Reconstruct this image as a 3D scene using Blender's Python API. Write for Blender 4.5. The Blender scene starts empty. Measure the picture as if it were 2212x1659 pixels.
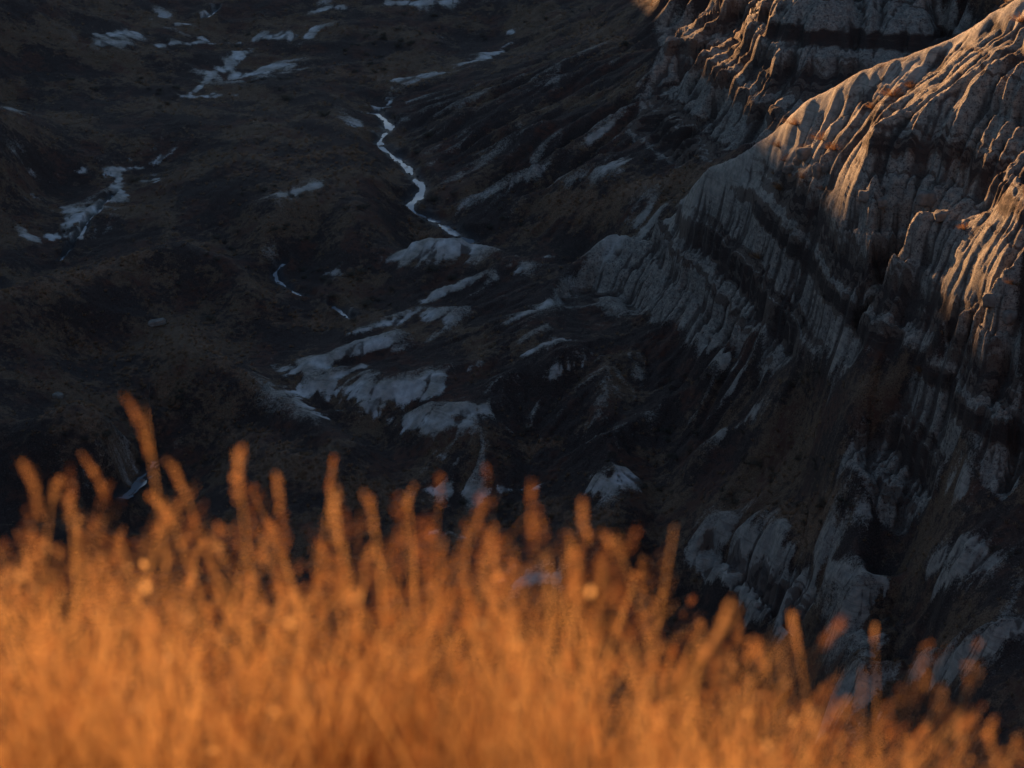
import bpy, math, random
import numpy as np
scene = bpy.context.scene
COL = scene.collection

# ---------------------------------------------------------------- camera, sky, sun, exposure
cam_data = bpy.data.cameras.new('camera'); cam = bpy.data.objects.new('camera', cam_data); COL.objects.link(cam)
scene.camera = cam
cam.location = (0, 0, 0); cam.rotation_euler = (math.radians(70.0), 0, 0)
cam_data.sensor_width = 36.0; cam_data.angle = math.radians(24.0)
cam_data.clip_start = 0.1; cam_data.clip_end = 6000
cam_data.dof.use_dof = True; cam_data.dof.focus_distance = 185.0; cam_data.dof.aperture_fstop = 4.0

SUN_EL = math.radians(9.5); SUN_AZ = math.radians(-22.0)       # compass angle from +Y, negative = to the left
world = bpy.data.worlds.new('World'); scene.world = world; world.use_nodes = True
wn = world.node_tree.nodes; wl = world.node_tree.links
bg = wn['Background']; sky = wn.new('ShaderNodeTexSky'); sky.sky_type = 'NISHITA'; sky.sun_disc = False
sky.sun_elevation = SUN_EL; sky.sun_rotation = SUN_AZ; sky.altitude = 700; sky.air_density = 1.0; sky.dust_density = 0.5; sky.ozone_density = 1.6
wl.new(sky.outputs[0], bg.inputs[0]); bg.inputs[1].default_value = 0.05
sd = bpy.data.lights.new('sun', 'SUN'); sd.energy = 5.0; sd.angle = math.radians(0.55); sd.color = (1.0, 0.52, 0.21)
sun = bpy.data.objects.new('sun', sd); COL.objects.link(sun)
sun.rotation_euler = (math.radians(90)-SUN_EL, 0, math.pi-SUN_AZ)   # light travels away from the sun's compass point
scene.view_settings.view_transform = 'Standard'; scene.view_settings.look = 'None'
scene.view_settings.gamma = 1.0; scene.view_settings.use_curve_mapping = False
scene.view_settings.exposure = 1.5
scene.cycles.use_denoising = True; scene.cycles.denoising_input_passes = 'RGB_ALBEDO'
scene.cycles.max_bounces = 5; scene.cycles.diffuse_bounces = 3; scene.cycles.transmission_bounces = 4; scene.cycles.transparent_max_bounces = 4
# ---------------------------------------------------------------- terrain maths (numpy)
CC = 2.6
PITCH = math.radians(-20.0); HFOV = math.radians(24.0)
FPX = 1106.0/math.tan(HFOV/2)          # survey frame: 2212 x 1659 sight lines from the rim
def ray(u, v):
    a = (np.asarray(u, float)-1106.0)/FPX; b = (829.5-np.asarray(v, float))/FPX
    dx = a; dy = np.cos(PITCH)-b*np.sin(PITCH); dz = np.sin(PITCH)+b*np.cos(PITCH)
    return dx, dy, dz
def at(u, v, z):
    dx, dy, dz = ray(u, v); t = z/dz
    return dx*t, dy*t, np.asarray(z, float)
def hash2(ix, iy, seed):
    n = (ix.astype(np.int64)*374761393 + iy.astype(np.int64)*668265263 + seed*982451653) & 0x7fffffff
    n = ((n ^ (n >> 13))*1274126177) & 0x7fffffff
    return (n ^ (n >> 16)) & 0xffff
def perlin(x, y, seed=0):
    xf = np.floor(x); yf = np.floor(y); ix = xf.astype(np.int64); iy = yf.astype(np.int64)
    fx = (x-xf); fy = (y-yf)
    u = fx*fx*fx*(fx*(fx*6-15)+10); w = fy*fy*fy*(fy*(fy*6-15)+10)
    def g(a, b, px, py):
        h = hash2(ix+a, iy+b, seed)*(2*np.pi/65536.0)
        return np.cos(h)*px+np.sin(h)*py
    n00 = g(0, 0, fx, fy); n10 = g(1, 0, fx-1, fy); n01 = g(0, 1, fx, fy-1); n11 = g(1, 1, fx-1, fy-1)
    return 1.5*((n00*(1-u)+n10*u)*(1-w)+(n01*(1-u)+n11*u)*w)
def fbm(x, y, oct=4, seed=0, gain=0.5, lac=2.03):
    s = 0; a = 1.0
    for k in range(oct):
        s = s+a*perlin(x*lac**k+17.3*k, y*lac**k-9.1*k, seed+k); a *= gain
    return s
def sstep(a, b, x):
    t = np.clip((x-a)/(b-a), 0, 1); return t*t*(3-2*t)

# survey points: sight line (u, v) and height below the rim
SURVEY = """
-250 0 -56 / 0 0 -61 / 120 60 -64.5 / 250 90 -66.5 / 400 60 -67 / 480 20 -66.5 / 700 0 -65.5 / 900 0 -65.5 / 1150 10 -65 / 1280 20 -64
1380 60 -61 / 1430 0 -57.5 / 1350 0 -61.5
0 150 -66.5 / 200 170 -68.5 / 0 230 -69 / -250 300 -64
350 160 -69 / 550 130 -69.2 / 700 150 -69 / 850 130 -69 / 950 140 -69 / 1070 90 -68.5 / 600 230 -69.6 / 750 230 -69.7 / 450 260 -70
60 300 -67.5 / 0 330 -67 / 150 330 -70.2 / 330 360 -72 > 250 400 -72.4 > 180 470 -73.2 > 135 550 -74.5 > 100 600 -75.5 / 60 470 -72.5 / 0 500 -72.8 / 100 400 -72 / 30 560 -73.5
500 330 -69.5 / 400 270 -69.5 / 650 300 -69 / 740 280 -69.4 / 700 370 -69.4 / 780 330 -69.8 / 480 420 -70.6 / 600 470 -70.8 / 750 470 -70.5 / 830 480 -71.8 / 350 480 -72.5 / 845 410 -71 / 550 520 -71.6 / 700 530 -72.5
815 245 -71.5 > 825 290 -71.8 > 870 350 -72.2 > 905 400 -72.6 > 890 450 -73 > 950 480 -73.4 > 1015 520 -73.8
!5,1.6 -200 650 223 > 0 635 226 > 100 607 230 > 250 560 237 > 400 515 243 > 530 560 237 > 580 630 231
60 700 222.5 / 0 760 219 / 150 740 224 > 300 700 229 > 450 650 233 / 570 670 229 / 250 800 218 / 100 820 214 / -150 800 214
600 590 -74.7 > 660 635 -75.2 > 750 680 -75.6 / 690 560 -74.2 / 850 600 -73.8 / 800 640 -75.2
!4,0.9 350 720 223 > 430 715 223.5 > 480 770 216 > 560 810 -76 > 640 870 -77 > 730 930 -78 > 820 985 -78.8 > 860 1050 -79.4
560 760 -76.9 / 620 780 -77 / 720 930 -78.5 / 670 870 -77.9 / 900 1000 -78.7 / 960 1065 -79.2 > 1040 1070 -79.2 > 1150 1070 -79
400 860 212 / 460 920 -79.5 / 550 1000 -79.6 / 700 1080 -79.6 / 600 1100 -80.4 / 480 1080 -81.3 / 450 980 -81.5
!6,2.0 90 905 202 > 130 875 205 > 190 862 206 > 250 930 202 / 170 950 200 / 340 960 207 > 300 1020 203 > 270 1060 199 > 100 1190 190 / 0 900 205 / 0 1000 201 / 100 1050 198 / -200 1000 -82.5
640 800 -76.6 / 820 745 -75.2 / 700 720 -76.2 / 950 680 -74 / 880 620 -73.9 / 650 850 -77.5 / 940 850 -76.1 / 1050 890 -75.7 / 800 860 -76.8 / 900 930 -77.1 / 1050 950 -76.4 / 1000 780 -74.6 / 900 770 -75.2
!7,3 880 530 -72 > 960 528 -71.3 > 1050 525 -70.9 > 1150 560 -71 > 1230 590 -71.3 / 1000 570 -72.2
1120 700 -72.4 / 1150 850 -74.6 / 1200 780 -72.6 / 1240 650 -72.2 / 1150 620 -71.9 / 1280 850 -73.8 / 1280 960 -75.2
880 240 -70.2 / 950 300 -70.3 / 1000 350 -70.6 / 950 400 -72 / 1000 460 -72.5 / 1100 250 -67.5 / 1200 150 -65 / 1200 300 -67 / 1100 400 -70 / 1050 480 -72.3 / 1180 480 -71.5 / 1150 90 -67
1200 425 -69.3 > 1320 430 -67.5 > 1450 390 -65.2 / 1300 490 -70.5 / 1200 530 -72.5
1500 20 -55 / 1600 0 -52.5 / 1590 75 -55 / 1450 70 -59 / 1400 120 -62 / 1640 0 -51 / 1560 90 -56.5
1500 180 -59.5 / 1400 250 -63 / 1550 250 -60 / 1450 320 -63.8 / 1350 350 -66.5 / 1380 420 -67.5
1650 100 248 / 1650 300 236 / 1700 0 252 / 1800 100 246 / 1800 0 251 / 2000 0 250 / 2000 100 245 / 1800 200 241 / 1900 150 243 / 2100 0 249 / 1700 200 242 / 1580 350 -61
1200 960 196
1100 1000 -77.9 / 1200 1120 -79.5 / 1350 1120 -77.5
1400 1250 -80.5 / 1350 1200 -79
1450 1400 -84 / 1300 1400 -84
500 1200 -82.5 / 300 1200 -84 / 800 1150 -80.5 / 900 1250 -81 / 100 1400 -85 / 600 1400 -84 / 1000 1450 -83 / 1200 1250 -80.5 / 800 1700 -83 / 1300 1700 -85 / 200 1700 -84 / -200 1300 -84 / -200 1700 -83
-250 450 -71
"""
def pt(t):
    u, v, z = t; dx, dy, dz = ray(u, v)
    if z > 0: z = z*dz/math.hypot(dx, dy)
    return at(u, v, z)
# profiles down the right-hand hillside: sight-line column, distance of its crest, then (row reached, slope towards the rim); J = a nearer crest standing in front
PROFILES = """
2500 188 -160 | -20 .15 | 320 1.3 | J 335 5 | 480 .2 | 850 1.5 | 1050 1.2 | 1500 .3 | 1700 .3
2350 190 -80 | 50 .15 | 380 1.3 | J 395 5 | 510 .2 | 850 1.5 | 1050 1.2 | 1500 .3 | 1700 .3
2212 192 10 | 150 .15 | 430 1.3 | J 445 5 | 560 .2 | 850 1.5 | 1050 1.2 | 1150 .5 | 1250 .3 | 1500 .3 | 1700 .3
2100 195 72 | 215 .15 | 480 1.3 | J 492 5 | 600 .3 | 680 .6 | J 695 2 | 850 1.5 | 1050 1.2 | 1150 .6 | 1210 .4 | 1390 .3 | 1600 .25 | 1700 .3
2000 197 132 | 270 .15 | 540 1.3 | J 556 4 | 620 .35 | 750 1.2 | J 770 2 | 930 1.5 | 1050 1.2 | 1180 .35 | 1300 .35 | 1450 .3 | 1700 .25
1900 199 185 | 340 .15 | 570 1.3 | 610 .4 | J 618 3 | 700 1.2 | 790 .8 | J 905 1.5 | 1060 1.2 | 1180 .5 | 1400 .35 | 1500 .25 | 1700 .25
1820 201 225 | 408 .15 | 640 1.2 | 700 .7 | 1010 .65 | 1100 .65 | 1200 .45 | 1440 .35 | 1700 .25
1740 203 275 | 390 .3 | 640 1.1 | 745 1. | 850 .6 | 1130 .55 | 1285 .2 | 1370 1.6 | 1450 .4 | 1700 .3
1660 206 332 | 420 .4 | 740 1. | 850 .5 | 1130 .45 | 1215 .1 | 1330 1.8 | 1500 .3 | 1700 .3
1600 209 372 | 700 1. | 850 .45 | 1100 .38 | 1180 .1 | 1290 1.9 | 1370 .4 | 1700 .3
1500 216 402 | 700 1. | 780 .5 | 1100 .25 | 1155 .1 | 1242 2. | 1400 .3 | 1650 .2
1430 221 455 | 680 1. | 780 .5 | 1100 .19 | 1400 .22 | 1700 .2
1380 226 490 | 640 .9 | 860 .17 | 1100 .17
1300 229 532 | 680 .6
"""
def tanv(u, v):
    dx, dy, dz = ray(u, v); return -dz/math.hypot(dx, dy)
def profile_points():
    D = []; c1 = []; c2 = []
    for ln in PROFILES.strip().split('\n'):
        f = [q.split() for q in ln.split('|')]; u, d, v = map(float, f[0]); t = tanv(u, v)
        P = lambda v_, d_: np.array(at(u, v_, -d_*tanv(u, v_)))
        c1.append(P(v, d)); D.append(c1[-1]); nj = 0
        for q in f[1:]:
            if q[0] == 'J':
                v2 = float(q[1]); g = float(q[2]); d2 = d-g; D.append(P(v2, d2)); nj += 1
                if nj == 1 and u >= 1900: c2.append(D[-1])
                p = D[-1].copy(); k = 1+0.55*g/d2; D.append(np.array([p[0]*k, p[1]*k, p[2]-0.55*g*tanv(u, v2)-0.35*g]))
                v, d = v2, d2
            else:
                v2 = float(q[0]); g = float(q[1]); t1 = tanv(u, v); t2 = tanv(u, v2); d2 = d-d*(t2-t1)/(g+t2); n = max(1, int(round((d-d2)/3.5)))
                for k in range(1, n+1): D.append(np.array([*(P(v2, 1.0)[:2]*(d+(d2-d)*k/n)), -d*t1+(-d2*t2+d*t1)*k/n]))
                v, d = v2, d2
    for a, b in zip(c1, c1[1:]):
        n = max(1, int(round(np.linalg.norm(b-a)/2.0)))
        for k in range(n+1):
            p = a+(b-a)*k/n
            if 0 < k < n: D.append(p)
            r = math.hypot(p[0], p[1]); hi = 0.55 if p[2] < -60 else 1.0
            for o_, z_ in ((6, 2.9), (13, 5.6)): D.append(np.array([p[0]*(1+o_*hi/r), p[1]*(1+o_*hi/r), p[2]-z_*hi]))
    for a, b in zip(c2, c2[1:]):
        for k in (1, 2): D.append(a+(b-a)*k/3)
    return D
def survey():
    D = profile_points()
    for item in SURVEY.strip().replace('\n', '/').split('/'):
        hid = []; item = item.strip(); n0 = len(D)
        if item[0] == '!':
            hid, item = item[1:].split(' ', 1); hid = list(map(float, hid.split(',')))
        q = [np.array(pt(tuple(map(float, a.split())))) for a in item.split('>')]
        D.append(q[0])
        for a, b in zip(q, q[1:]):
            n = max(1, int(round(np.linalg.norm(b-a)/2.6)))
            for k in range(1, n+1): D.append(a+(b-a)*k/n)
        for p in list(D[n0:]):               # the back slope falls away behind a crest
            for k in range(0, len(hid), 2):
                r = math.hypot(p[0], p[1]); D.append(np.array([p[0]*(1+hid[k]/r), p[1]*(1+hid[k]/r), p[2]-hid[k+1]]))
    # far beyond the frame and below it
    for X, Y, Z in [(-90, 470, -60), (0, 480, -64), (60, 470, -60), (120, 440, -48), (-130, 400, -60), (110, 330, -40), (80, 240, -30), (76, 200, -28), (-120, 300, -64), (-90, 180, -80), (-60, 110, -70),
                    (0, 90, -68), (-30, 60, -44), (0, 60, -42), (30, 60, -46), (50, 90, -58), (30, 40, -30), (0, 40, -32), (-30, 40, -32), (62, 140, -34), (20, 100, -66)]:
        D.append((X, Y, Z))
    return np.array(D)
class Surface:
    YS = 0.6
    def __init__(s, D):
        s.X = D[:, 0]; s.Y = D[:, 1]*s.YS; n = len(D)
        r = np.sqrt((s.X[:, None]-s.X)**2+(s.Y[:, None]-s.Y)**2+CC*CC)
        A = np.zeros((n+3, n+3)); A[:n, :n] = r-0.12*np.eye(n)
        Q = np.stack([np.ones(n), s.X, s.Y], 1); A[:n, n:] = Q; A[n:, :n] = Q.T
        s.c = np.linalg.solve(A, np.concatenate([D[:, 2], [0, 0, 0]])).astype(np.float64)
    def __call__(s, x, y):
        x = np.asarray(x, float); y = np.asarray(y, float)*s.YS; n = len(s.X)
        h = s.c[n]+s.c[n+1]*x+s.c[n+2]*y
        for k in range(n): h = h+s.c[k]*np.sqrt((x-s.X[k])**2+(y-s.Y[k])**2+CC*CC)
        return h
# ---------------------------------------------------------------- landform: survey surface, ribs, rill erosion, strata
SUR = Surface(survey())
R0 = 100.0; TH = math.radians(14.6); DTH = 2*TH/560
AZ = np.linspace(-TH, TH, 561); RR = np.exp(np.arange(math.log(R0), math.log(445.0), DTH*1.15))
GX = RR[None]*np.sin(AZ)[:, None]; GY = RR[None]*np.cos(AZ)[:, None]
CELL = RR*DTH
def blur(a, n, it=2):
    def box(a, n, ax):
        a = np.moveaxis(a, ax, 0); p = np.pad(a, [(n+1, n)]+[(0, 0)]*(a.ndim-1), mode='edge')
        c = np.cumsum(p, 0); r = (c[2*n+1:]-c[:-2*n-1])/(2*n+1)
        return np.moveaxis(r, 0, ax)
    for _ in range(it): a = box(box(a, n, 0), n, 1)
    return a
def sample(F, x, y):
    th = np.arctan2(x, y); r = np.hypot(x, y)
    a = np.clip((th+TH)/DTH, 0, len(AZ)-1.001); b = np.clip((np.log(r)-math.log(R0))/(DTH*1.15), 0, len(RR)-1.001)
    i = a.astype(int); j = b.astype(int); a = a-i; b = b-j
    return (F[i, j]*(1-a)+F[i+1, j]*a)*(1-b)+(F[i, j+1]*(1-a)+F[i+1, j+1]*a)*b
def hit(F, u, v):
    """first ground point met by a sight line"""
    dx, dy, dz = ray(u, v); k = np.hypot(dx, dy)
    h = sample(F, dx/k*RR, dy/k*RR); g = h-dz/k*RR > 0
    j = int(np.argmax(g)) if g.any() else len(RR)-1
    r = RR[j]
    if j > 0:
        a = h[j-1]-dz/k*RR[j-1]; b = h[j]-dz/k*RR[j]; r = RR[j-1]+(RR[j]-RR[j-1])*np.clip(-a/(b-a+1e-9), 0, 1)
    return np.array([dx/k*r, dy/k*r])
def hits(F, s):
    return [hit(F, *map(float, p.split())) for p in s.split(',')]
def segdist(P, x, y):
    d = np.full(x.shape, 1e9); t0 = np.zeros(x.shape); L = 0
    for a, b in zip(P, P[1:]):
        e = b-a; l = max(1e-6, np.hypot(*e)); t = np.clip(((x-a[0])*e[0]+(y-a[1])*e[1])/l**2, 0, 1)
        q = np.hypot(x-a[0]-t*e[0], y-a[1]-t*e[1]); m = q < d
        d = np.where(m, q, d); t0 = np.where(m, L+t*l, t0); L += l
    return d, t0, L
def bump(F, s, w, fn):
    """evaluate fn(dist, along, length) only near the polyline; returns slice updates"""
    P = hits(F, s); q = np.array(P); pad = 3.2*w
    r = np.hypot(q[:, 0], q[:, 1]); th = np.arctan2(q[:, 0], q[:, 1]); rm = r.min()
    i0 = int(np.clip((th.min()-pad/rm+TH)/DTH, 0, 560)); i1 = int(np.clip((th.max()+pad/rm+TH)/DTH+2, 1, 561))
    j0 = int(np.searchsorted(RR, r.min()-pad)); j1 = int(np.searchsorted(RR, r.max()+pad))
    if i1 <= i0 or j1 <= j0: return None
    sl = (slice(i0, i1), slice(j0, j1)); d, t, L = segdist(P, GX[sl]+0.35*w*WX[sl], GY[sl]+0.35*w*WY[sl])
    return sl, fn(d, t, L)
def inside(P, x, y):
    c = np.zeros(x.shape, bool); n = len(P)
    for k in range(n):
        a = P[k]; b = P[(k+1) % n]
        m = (a[1] > y) != (b[1] > y)
        c ^= m & (x < (b[0]-a[0])*(y-a[1])/((b[1]-a[1]) if abs(b[1]-a[1]) > 1e-9 else 1e-9)+a[0])
    return c
def poly(F, s, soft=6):
    return blur(inside(hits(F, s), GX+1.2*WX, GY+1.2*WY).astype(float), soft)

WX = fbm(GX/5, GY/5, 3, 11); WY = fbm(GX/5, GY/5, 3, 21)
H0 = SUR(GX[::2, ::2], GY[::2, ::2])
def up2(a, shape):
    i = np.linspace(0, a.shape[0]-1, shape[0]); j = np.linspace(0, a.shape[1]-1, shape[1])
    i0 = np.minimum(i.astype(int), a.shape[0]-2); j0 = np.minimum(j.astype(int), a.shape[1]-2); fi = (i-i0)[:, None]; fj = (j-j0)[None]
    return (a[i0][:, j0]*(1-fi)+a[i0+1][:, j0]*fi)*(1-fj)+(a[i0][:, j0+1]*(1-fi)+a[i0+1][:, j0+1]*fi)*fj
x0 = (np.arange(GX.shape[0])/2, np.arange(GX.shape[1])/2)
H0 = up2(H0, ((GX.shape[0]+1)//2*2-1, (GX.shape[1]+1)//2*2-1)) if False else None
H0 = SUR(GX, GY)

# large forms: + ribs and crests, - gullies and hollows   (height m | half width m | sight line points)
FORMS = """
1.6|2.6|2340 385,2212 450,2100 500,2000 565,1930 608,1872 655
1.6|2.4|2180 640,2100 690,2000 782,1940 860,1880 940,1832 1018
-1.8|2.2|2180 590,2060 660,1960 712,1890 770,1830 860
-1.4|1.6|1900 590,1845 665,1800 745,1740 790
-1.2|1.2|1660 540,1625 600,1590 660
-1.0|1.2|2010 455,1950 520,1900 590
-1.0|1.0|2150 420,2080 470
-1.0|1.3|2150 900,2080 980,2020 1050
1.0|1.4|2190 880,2110 960,2060 1030
-1.0|1.3|2080 760,2030 840,1960 960,1900 1060
1.0|1.2|2060 750,2010 830,1940 930
-0.9|1.2|2212 720,2150 800,2100 880
1.7|1.5|1488 1190,1542 1165,1590 1178,1637 1212,1678 1236,1730 1284
1.0|1.1|1695 1300,1745 1295
1.1|1.6|1470 590,1440 640,1425 690
1.0|1.4|1560 560,1530 640,1500 700
-0.9|1.0|1510 570,1480 650,1460 700
0.7|1.5|926 650,1015 612,1080 590
0.8|1.7|735 742,820 704,900 680,960 690,1040 665
0.9|2.0|640 800,708 782,760 767,830 747,900 722
-0.7|1.0|700 800,780 775,850 765
0.5|1.0|708 824,760 802,796 789
0.6|1.2|850 833,900 823,947 810,1015 796,1080 770
1.2|2.2|655 850,708 842,742 852,810 862,880 858,945 843,1010 830
-0.7|1.0|690 882,760 888,840 884,930 878
0.8|1.4|690 895,760 898,830 900,895 905,960 903
0.5|1.0|955 895,1050 885,1120 865
0.6|1.3|1275 1045,1320 1045,1370 1027
0.9|1.5|870 540,960 537,1010 532
0.8|1.4|981 456,1032 425,1083 405,1186 367
0.7|1.2|1213 408,1271 374,1330 350
0.6|1.2|1199 343,1233 323,1290 300
0.6|1.2|1274 299,1332 272
0.7|1.5|1151 193,1200 173
0.7|1.5|1060 330,1140 300,1200 270
0.6|1.5|900 300,960 270,1010 230
-0.9|1.5|1000 440,1060 385,1150 340,1240 300
-0.8|1.4|1080 430,1170 390,1240 350
-1.0|1.6|1400 700,1330 760,1200 830,1080 860
1.0|1.6|1300 760,1200 800,1100 830,1020 850
-0.9|1.6|1500 830,1400 870,1300 930,1180 970
1.0|1.8|1560 850,1450 900,1330 950,1240 990
1.2|2.0|1700 880,1620 930,1550 990,1450 1040
-1.2|2.0|1780 830,1720 930,1660 1020,1560 1090
1.4|1.0|1750 1262,1835 1245,2006 1224,2126 1192
-1.0|0.9|1790 1300,1880 1275,2000 1250
1.2|0.9|1818 1334,1904 1299,2040 1265,2143 1216
-1.4|1.0|1830 1360,1920 1330,2020 1295
1.2|1.0|1801 1361,1887 1340,1972 1306
-1.2|1.2|1850 1400,1930 1350,2030 1320
1.4|1.2|1870 1412,1938 1368,2000 1340
1.4|1.0|1972 1446,2074 1429,2143 1395,2211 1347
-1.2|1.2|1900 1440,2000 1400,2100 1350
-1.0|1.6|1760 1220,1850 1200,1980 1180
1.0|1.4|1846 1487,1955 1463
1.2|2.2|1767 1583,1904 1535,2000 1500
-1.4|1.6|700 980,640 940,560 880,500 830
-1.2|2.0|330 995,360 930,380 880,330 820
1.0|2.0|330 700,220 690,100 660
-1.2|1.4|1400 80,1480 130,1440 190
"""
H1 = H0+0.35*fbm(GX/16, GY/16, 3, 5)
for ln in FORMS.strip().split('\n'):
    a, w, s = ln.split('|'); a = float(a); w = float(w)
    q = bump(H0, s, w, lambda d, t, L: a*np.exp(-(d/w)**1.6)*sstep(-0.01, 0.12, t/L+0.02)*sstep(1.01, 0.8, t/L))
    if q: H1[q[0]] += q[1]

# regions on the map
CL = np.maximum.reduce([
    poly(H0, "1215 625,1300 542,1400 482,1500 420,1600 388,1700 308,1820 244,1900 202,2000 150,2100 92,2205 40,2208 448,2100 494,2000 555,1930 600,1860 655,1790 735,1720 752,1560 722,1430 686,1300 690,1200 670"),
    poly(H0, "1430 4,1450 100,1400 200,1370 300,1500 355,1640 318,1700 272,1820 200,1900 165,2000 112,2100 45,2130 3"),
    poly(H0, "1865 655,1930 606,1990 620,2060 640,2040 680,1980 740,1900 790,1840 770,1825 735", 4),
    poly(H0, "2208 452,2100 500,2000 562,1930 612,1990 630,2060 695,2110 685,2208 605", 3),
    poly(H0, "2208 600,2110 680,2010 775,1945 855,1820 1025,1840 1060,1990 1065,2208 1050", 4)])
OUT = np.maximum(poly(H0, "1494 1205,1542 1149,1590 1160,1637 1197,1678 1221,1725 1266,1760 1292,1742 1330,1705 1378,1686 1345,1640 1318,1597 1272,1501 1236", 1),
                 0)
RIDGE = np.maximum.reduce([
    poly(H0, "1740 1262,1835 1238,2006 1215,2130 1180,2160 1215,2050 1275,1960 1330,1900 1420,1850 1440,1800 1380,1770 1320", 3),
    poly(H0, "1940 1450,2060 1415,2150 1370,2208 1180,2210 1350,2140 1410,2080 1445", 3), poly(H0, "1740 1590,1840 1500,1960 1470,2000 1500,1900 1560", 3)])
STRIP = np.maximum(poly(H0, "1640 350,1700 306,1820 242,1900 200,2000 148,2100 90,2206 36,2208 150,2100 225,2000 285,1900 355,1820 415,1740 405,1690 400", 4),
    poly(H0, "2208 455,2100 502,2010 566,1990 600,2080 620,2208 600", 3))
STEEP = np.clip(1.5*CL+OUT+0.2*RIDGE, 0, 1)
MID = np.maximum.reduce([poly(H0, "640 790,800 690,900 620,1060 530,1230 600,1300 700,1430 700,1700 760,1640 850,1300 980,1100 1080,940 1090,860 960,690 900,650 850", 8),
    poly(H0, "830 200,1100 150,1300 60,1450 100,1380 300,1480 380,1200 420,1300 520,1050 520,900 400,850 280", 8)])

def erode(H, it, K, m, area0, seed, diff=0.04):
    na, nr = H.shape; rng = np.random.default_rng(seed); idx = np.arange(na*nr).reshape(na, nr)
    cs = CELL[None]*np.ones((na, 1)); A0 = (cs*cs).ravel()
    nb = [(1, 0), (-1, 0), (0, 1), (0, -1), (1, 1), (-1, -1), (1, -1), (-1, 1)]
    for n in range(it):
        best = np.zeros_like(H); rec = idx.copy(); P = np.pad(H, 1, mode='edge'); I = np.pad(idx, 1, mode='edge')
        for di, dj in nb:
            dist = math.sqrt(2) if di and dj else 1.0
            s = (H-P[1+di:1+di+na, 1+dj:1+dj+nr])/(cs*dist)*(0.75+0.5*rng.random(H.shape))
            g = s > best; best = np.where(g, s, best); rec = np.where(g, I[1+di:1+di+na, 1+dj:1+dj+nr], rec)
        r = rec.ravel(); A = A0.copy(); p = r.copy(); root = (p == idx.ravel())
        W = np.where(root, 0, A)
        # pointer doubling flow accumulation
        S = A0.copy(); cur = r.copy(); live = ~root; T = A0.copy()
        acc = A0.copy(); jump = np.where(live, r, -1)
        for k in range(11):
            ok = jump >= 0
            add = np.bincount(jump[ok], weights=acc[ok], minlength=na*nr)
            nj = np.full(na*nr, -1); nj[ok] = jump[jump[ok]]
            acc = acc+add; jump = nj
            if not (jump >= 0).any(): break
        A = acc.reshape(na, nr)
        f = K*np.minimum(A/area0, 400)**m/cs
        hr = H.ravel()[r].reshape(na, nr)
        H = (H+f*hr)/(1+f)
        P = np.pad(H, 1, mode='edge'); lap = (P[2:, 1:-1]+P[:-2, 1:-1]+P[1:-1, 2:]+P[1:-1, :-2])*0.25-H
        H = H+diff*lap
    return H, A
def run(H, st, it, k, seed, amp, nz):
    global CELL
    keep = CELL; CELL = CELL[::st]*st
    kap = np.clip(0.007/CELL**2, 0.03, 0.2)[None]
    h = H[::st, ::st]+nz*fbm(GX[::st, ::st]/2.2, GY[::st, ::st]/2.2, 3, seed+70)
    e, A = erode(h, it, k[::st, ::st], 0.45, 1.0, seed, kap)
    d = e-H[::st, ::st]; CELL = keep
    d = blur(d, 1, 1)
    if st > 1: d = up2(d, H.shape)
    return d
TONG = poly(H0, "540 745,700 700,830 650,920 655,1040 770,1080 880,1060 960,900 955,700 925,640 850", 6)
KE = 0.010+0.060*STEEP+0.018*MID
KE = KE*(1-0.55*TONG)
D1 = run(H1, 2, 26, KE*1.5, 3, 1, 0.10)
S1 = np.hypot(np.gradient(H1, axis=1)/(CELL*1.15), np.gradient(H1, axis=0)/CELL); BUT = poly(H0, "1660 20,1670 200,1650 318,1700 272,1820 200,1900 165,2000 112,2100 45,2180 4,1680 3", 8); SF = 1/(1+np.clip(blur(S1, 6)-0.7, 0, 5)*0.9)*(1-0.72*STRIP)*(1-0.62*BUT)*(1-0.45*TONG)
H2 = H1+(D1-blur(D1, 30, 2))*(0.6+0.9*STEEP+0.4*MID)*SF
D2 = run(H2, 1, 16, KE, 9, 1, 0.05)
H2 = H2+(D2-blur(D2, 20, 2))*(0.6+0.8*STEEP+0.5*MID)*SF
# strata: benches and small cliffs in the eroded faces
ZW = H2+0.7*fbm(GX/22, GY/22, 3, 91)+0.03*GX
def terrace(z, gap, a, lo=0.30, hi=0.62):
    p = z/gap; p = p+0.18*np.sin(p*2.1)+0.1*np.sin(p*5.3+1); p = p-np.floor(p); return a*(sstep(lo, hi, p)-p)
FL = np.clip(blur(np.hypot(np.gradient(blur(H2, 4), axis=1)/1.15, np.gradient(blur(H2, 4), axis=0))/CELL, 4)*1.8-0.35, 0, 1)
H3 = H2+np.clip(STEEP, 0, 1)*FL*(1-0.8*STRIP)*(1-0.5*BUT)*(terrace(ZW, 4.3, 2.1)+terrace(ZW+0.3*WX, 1.35, 0.55)+terrace(ZW, 0.5, 0.16))
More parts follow.
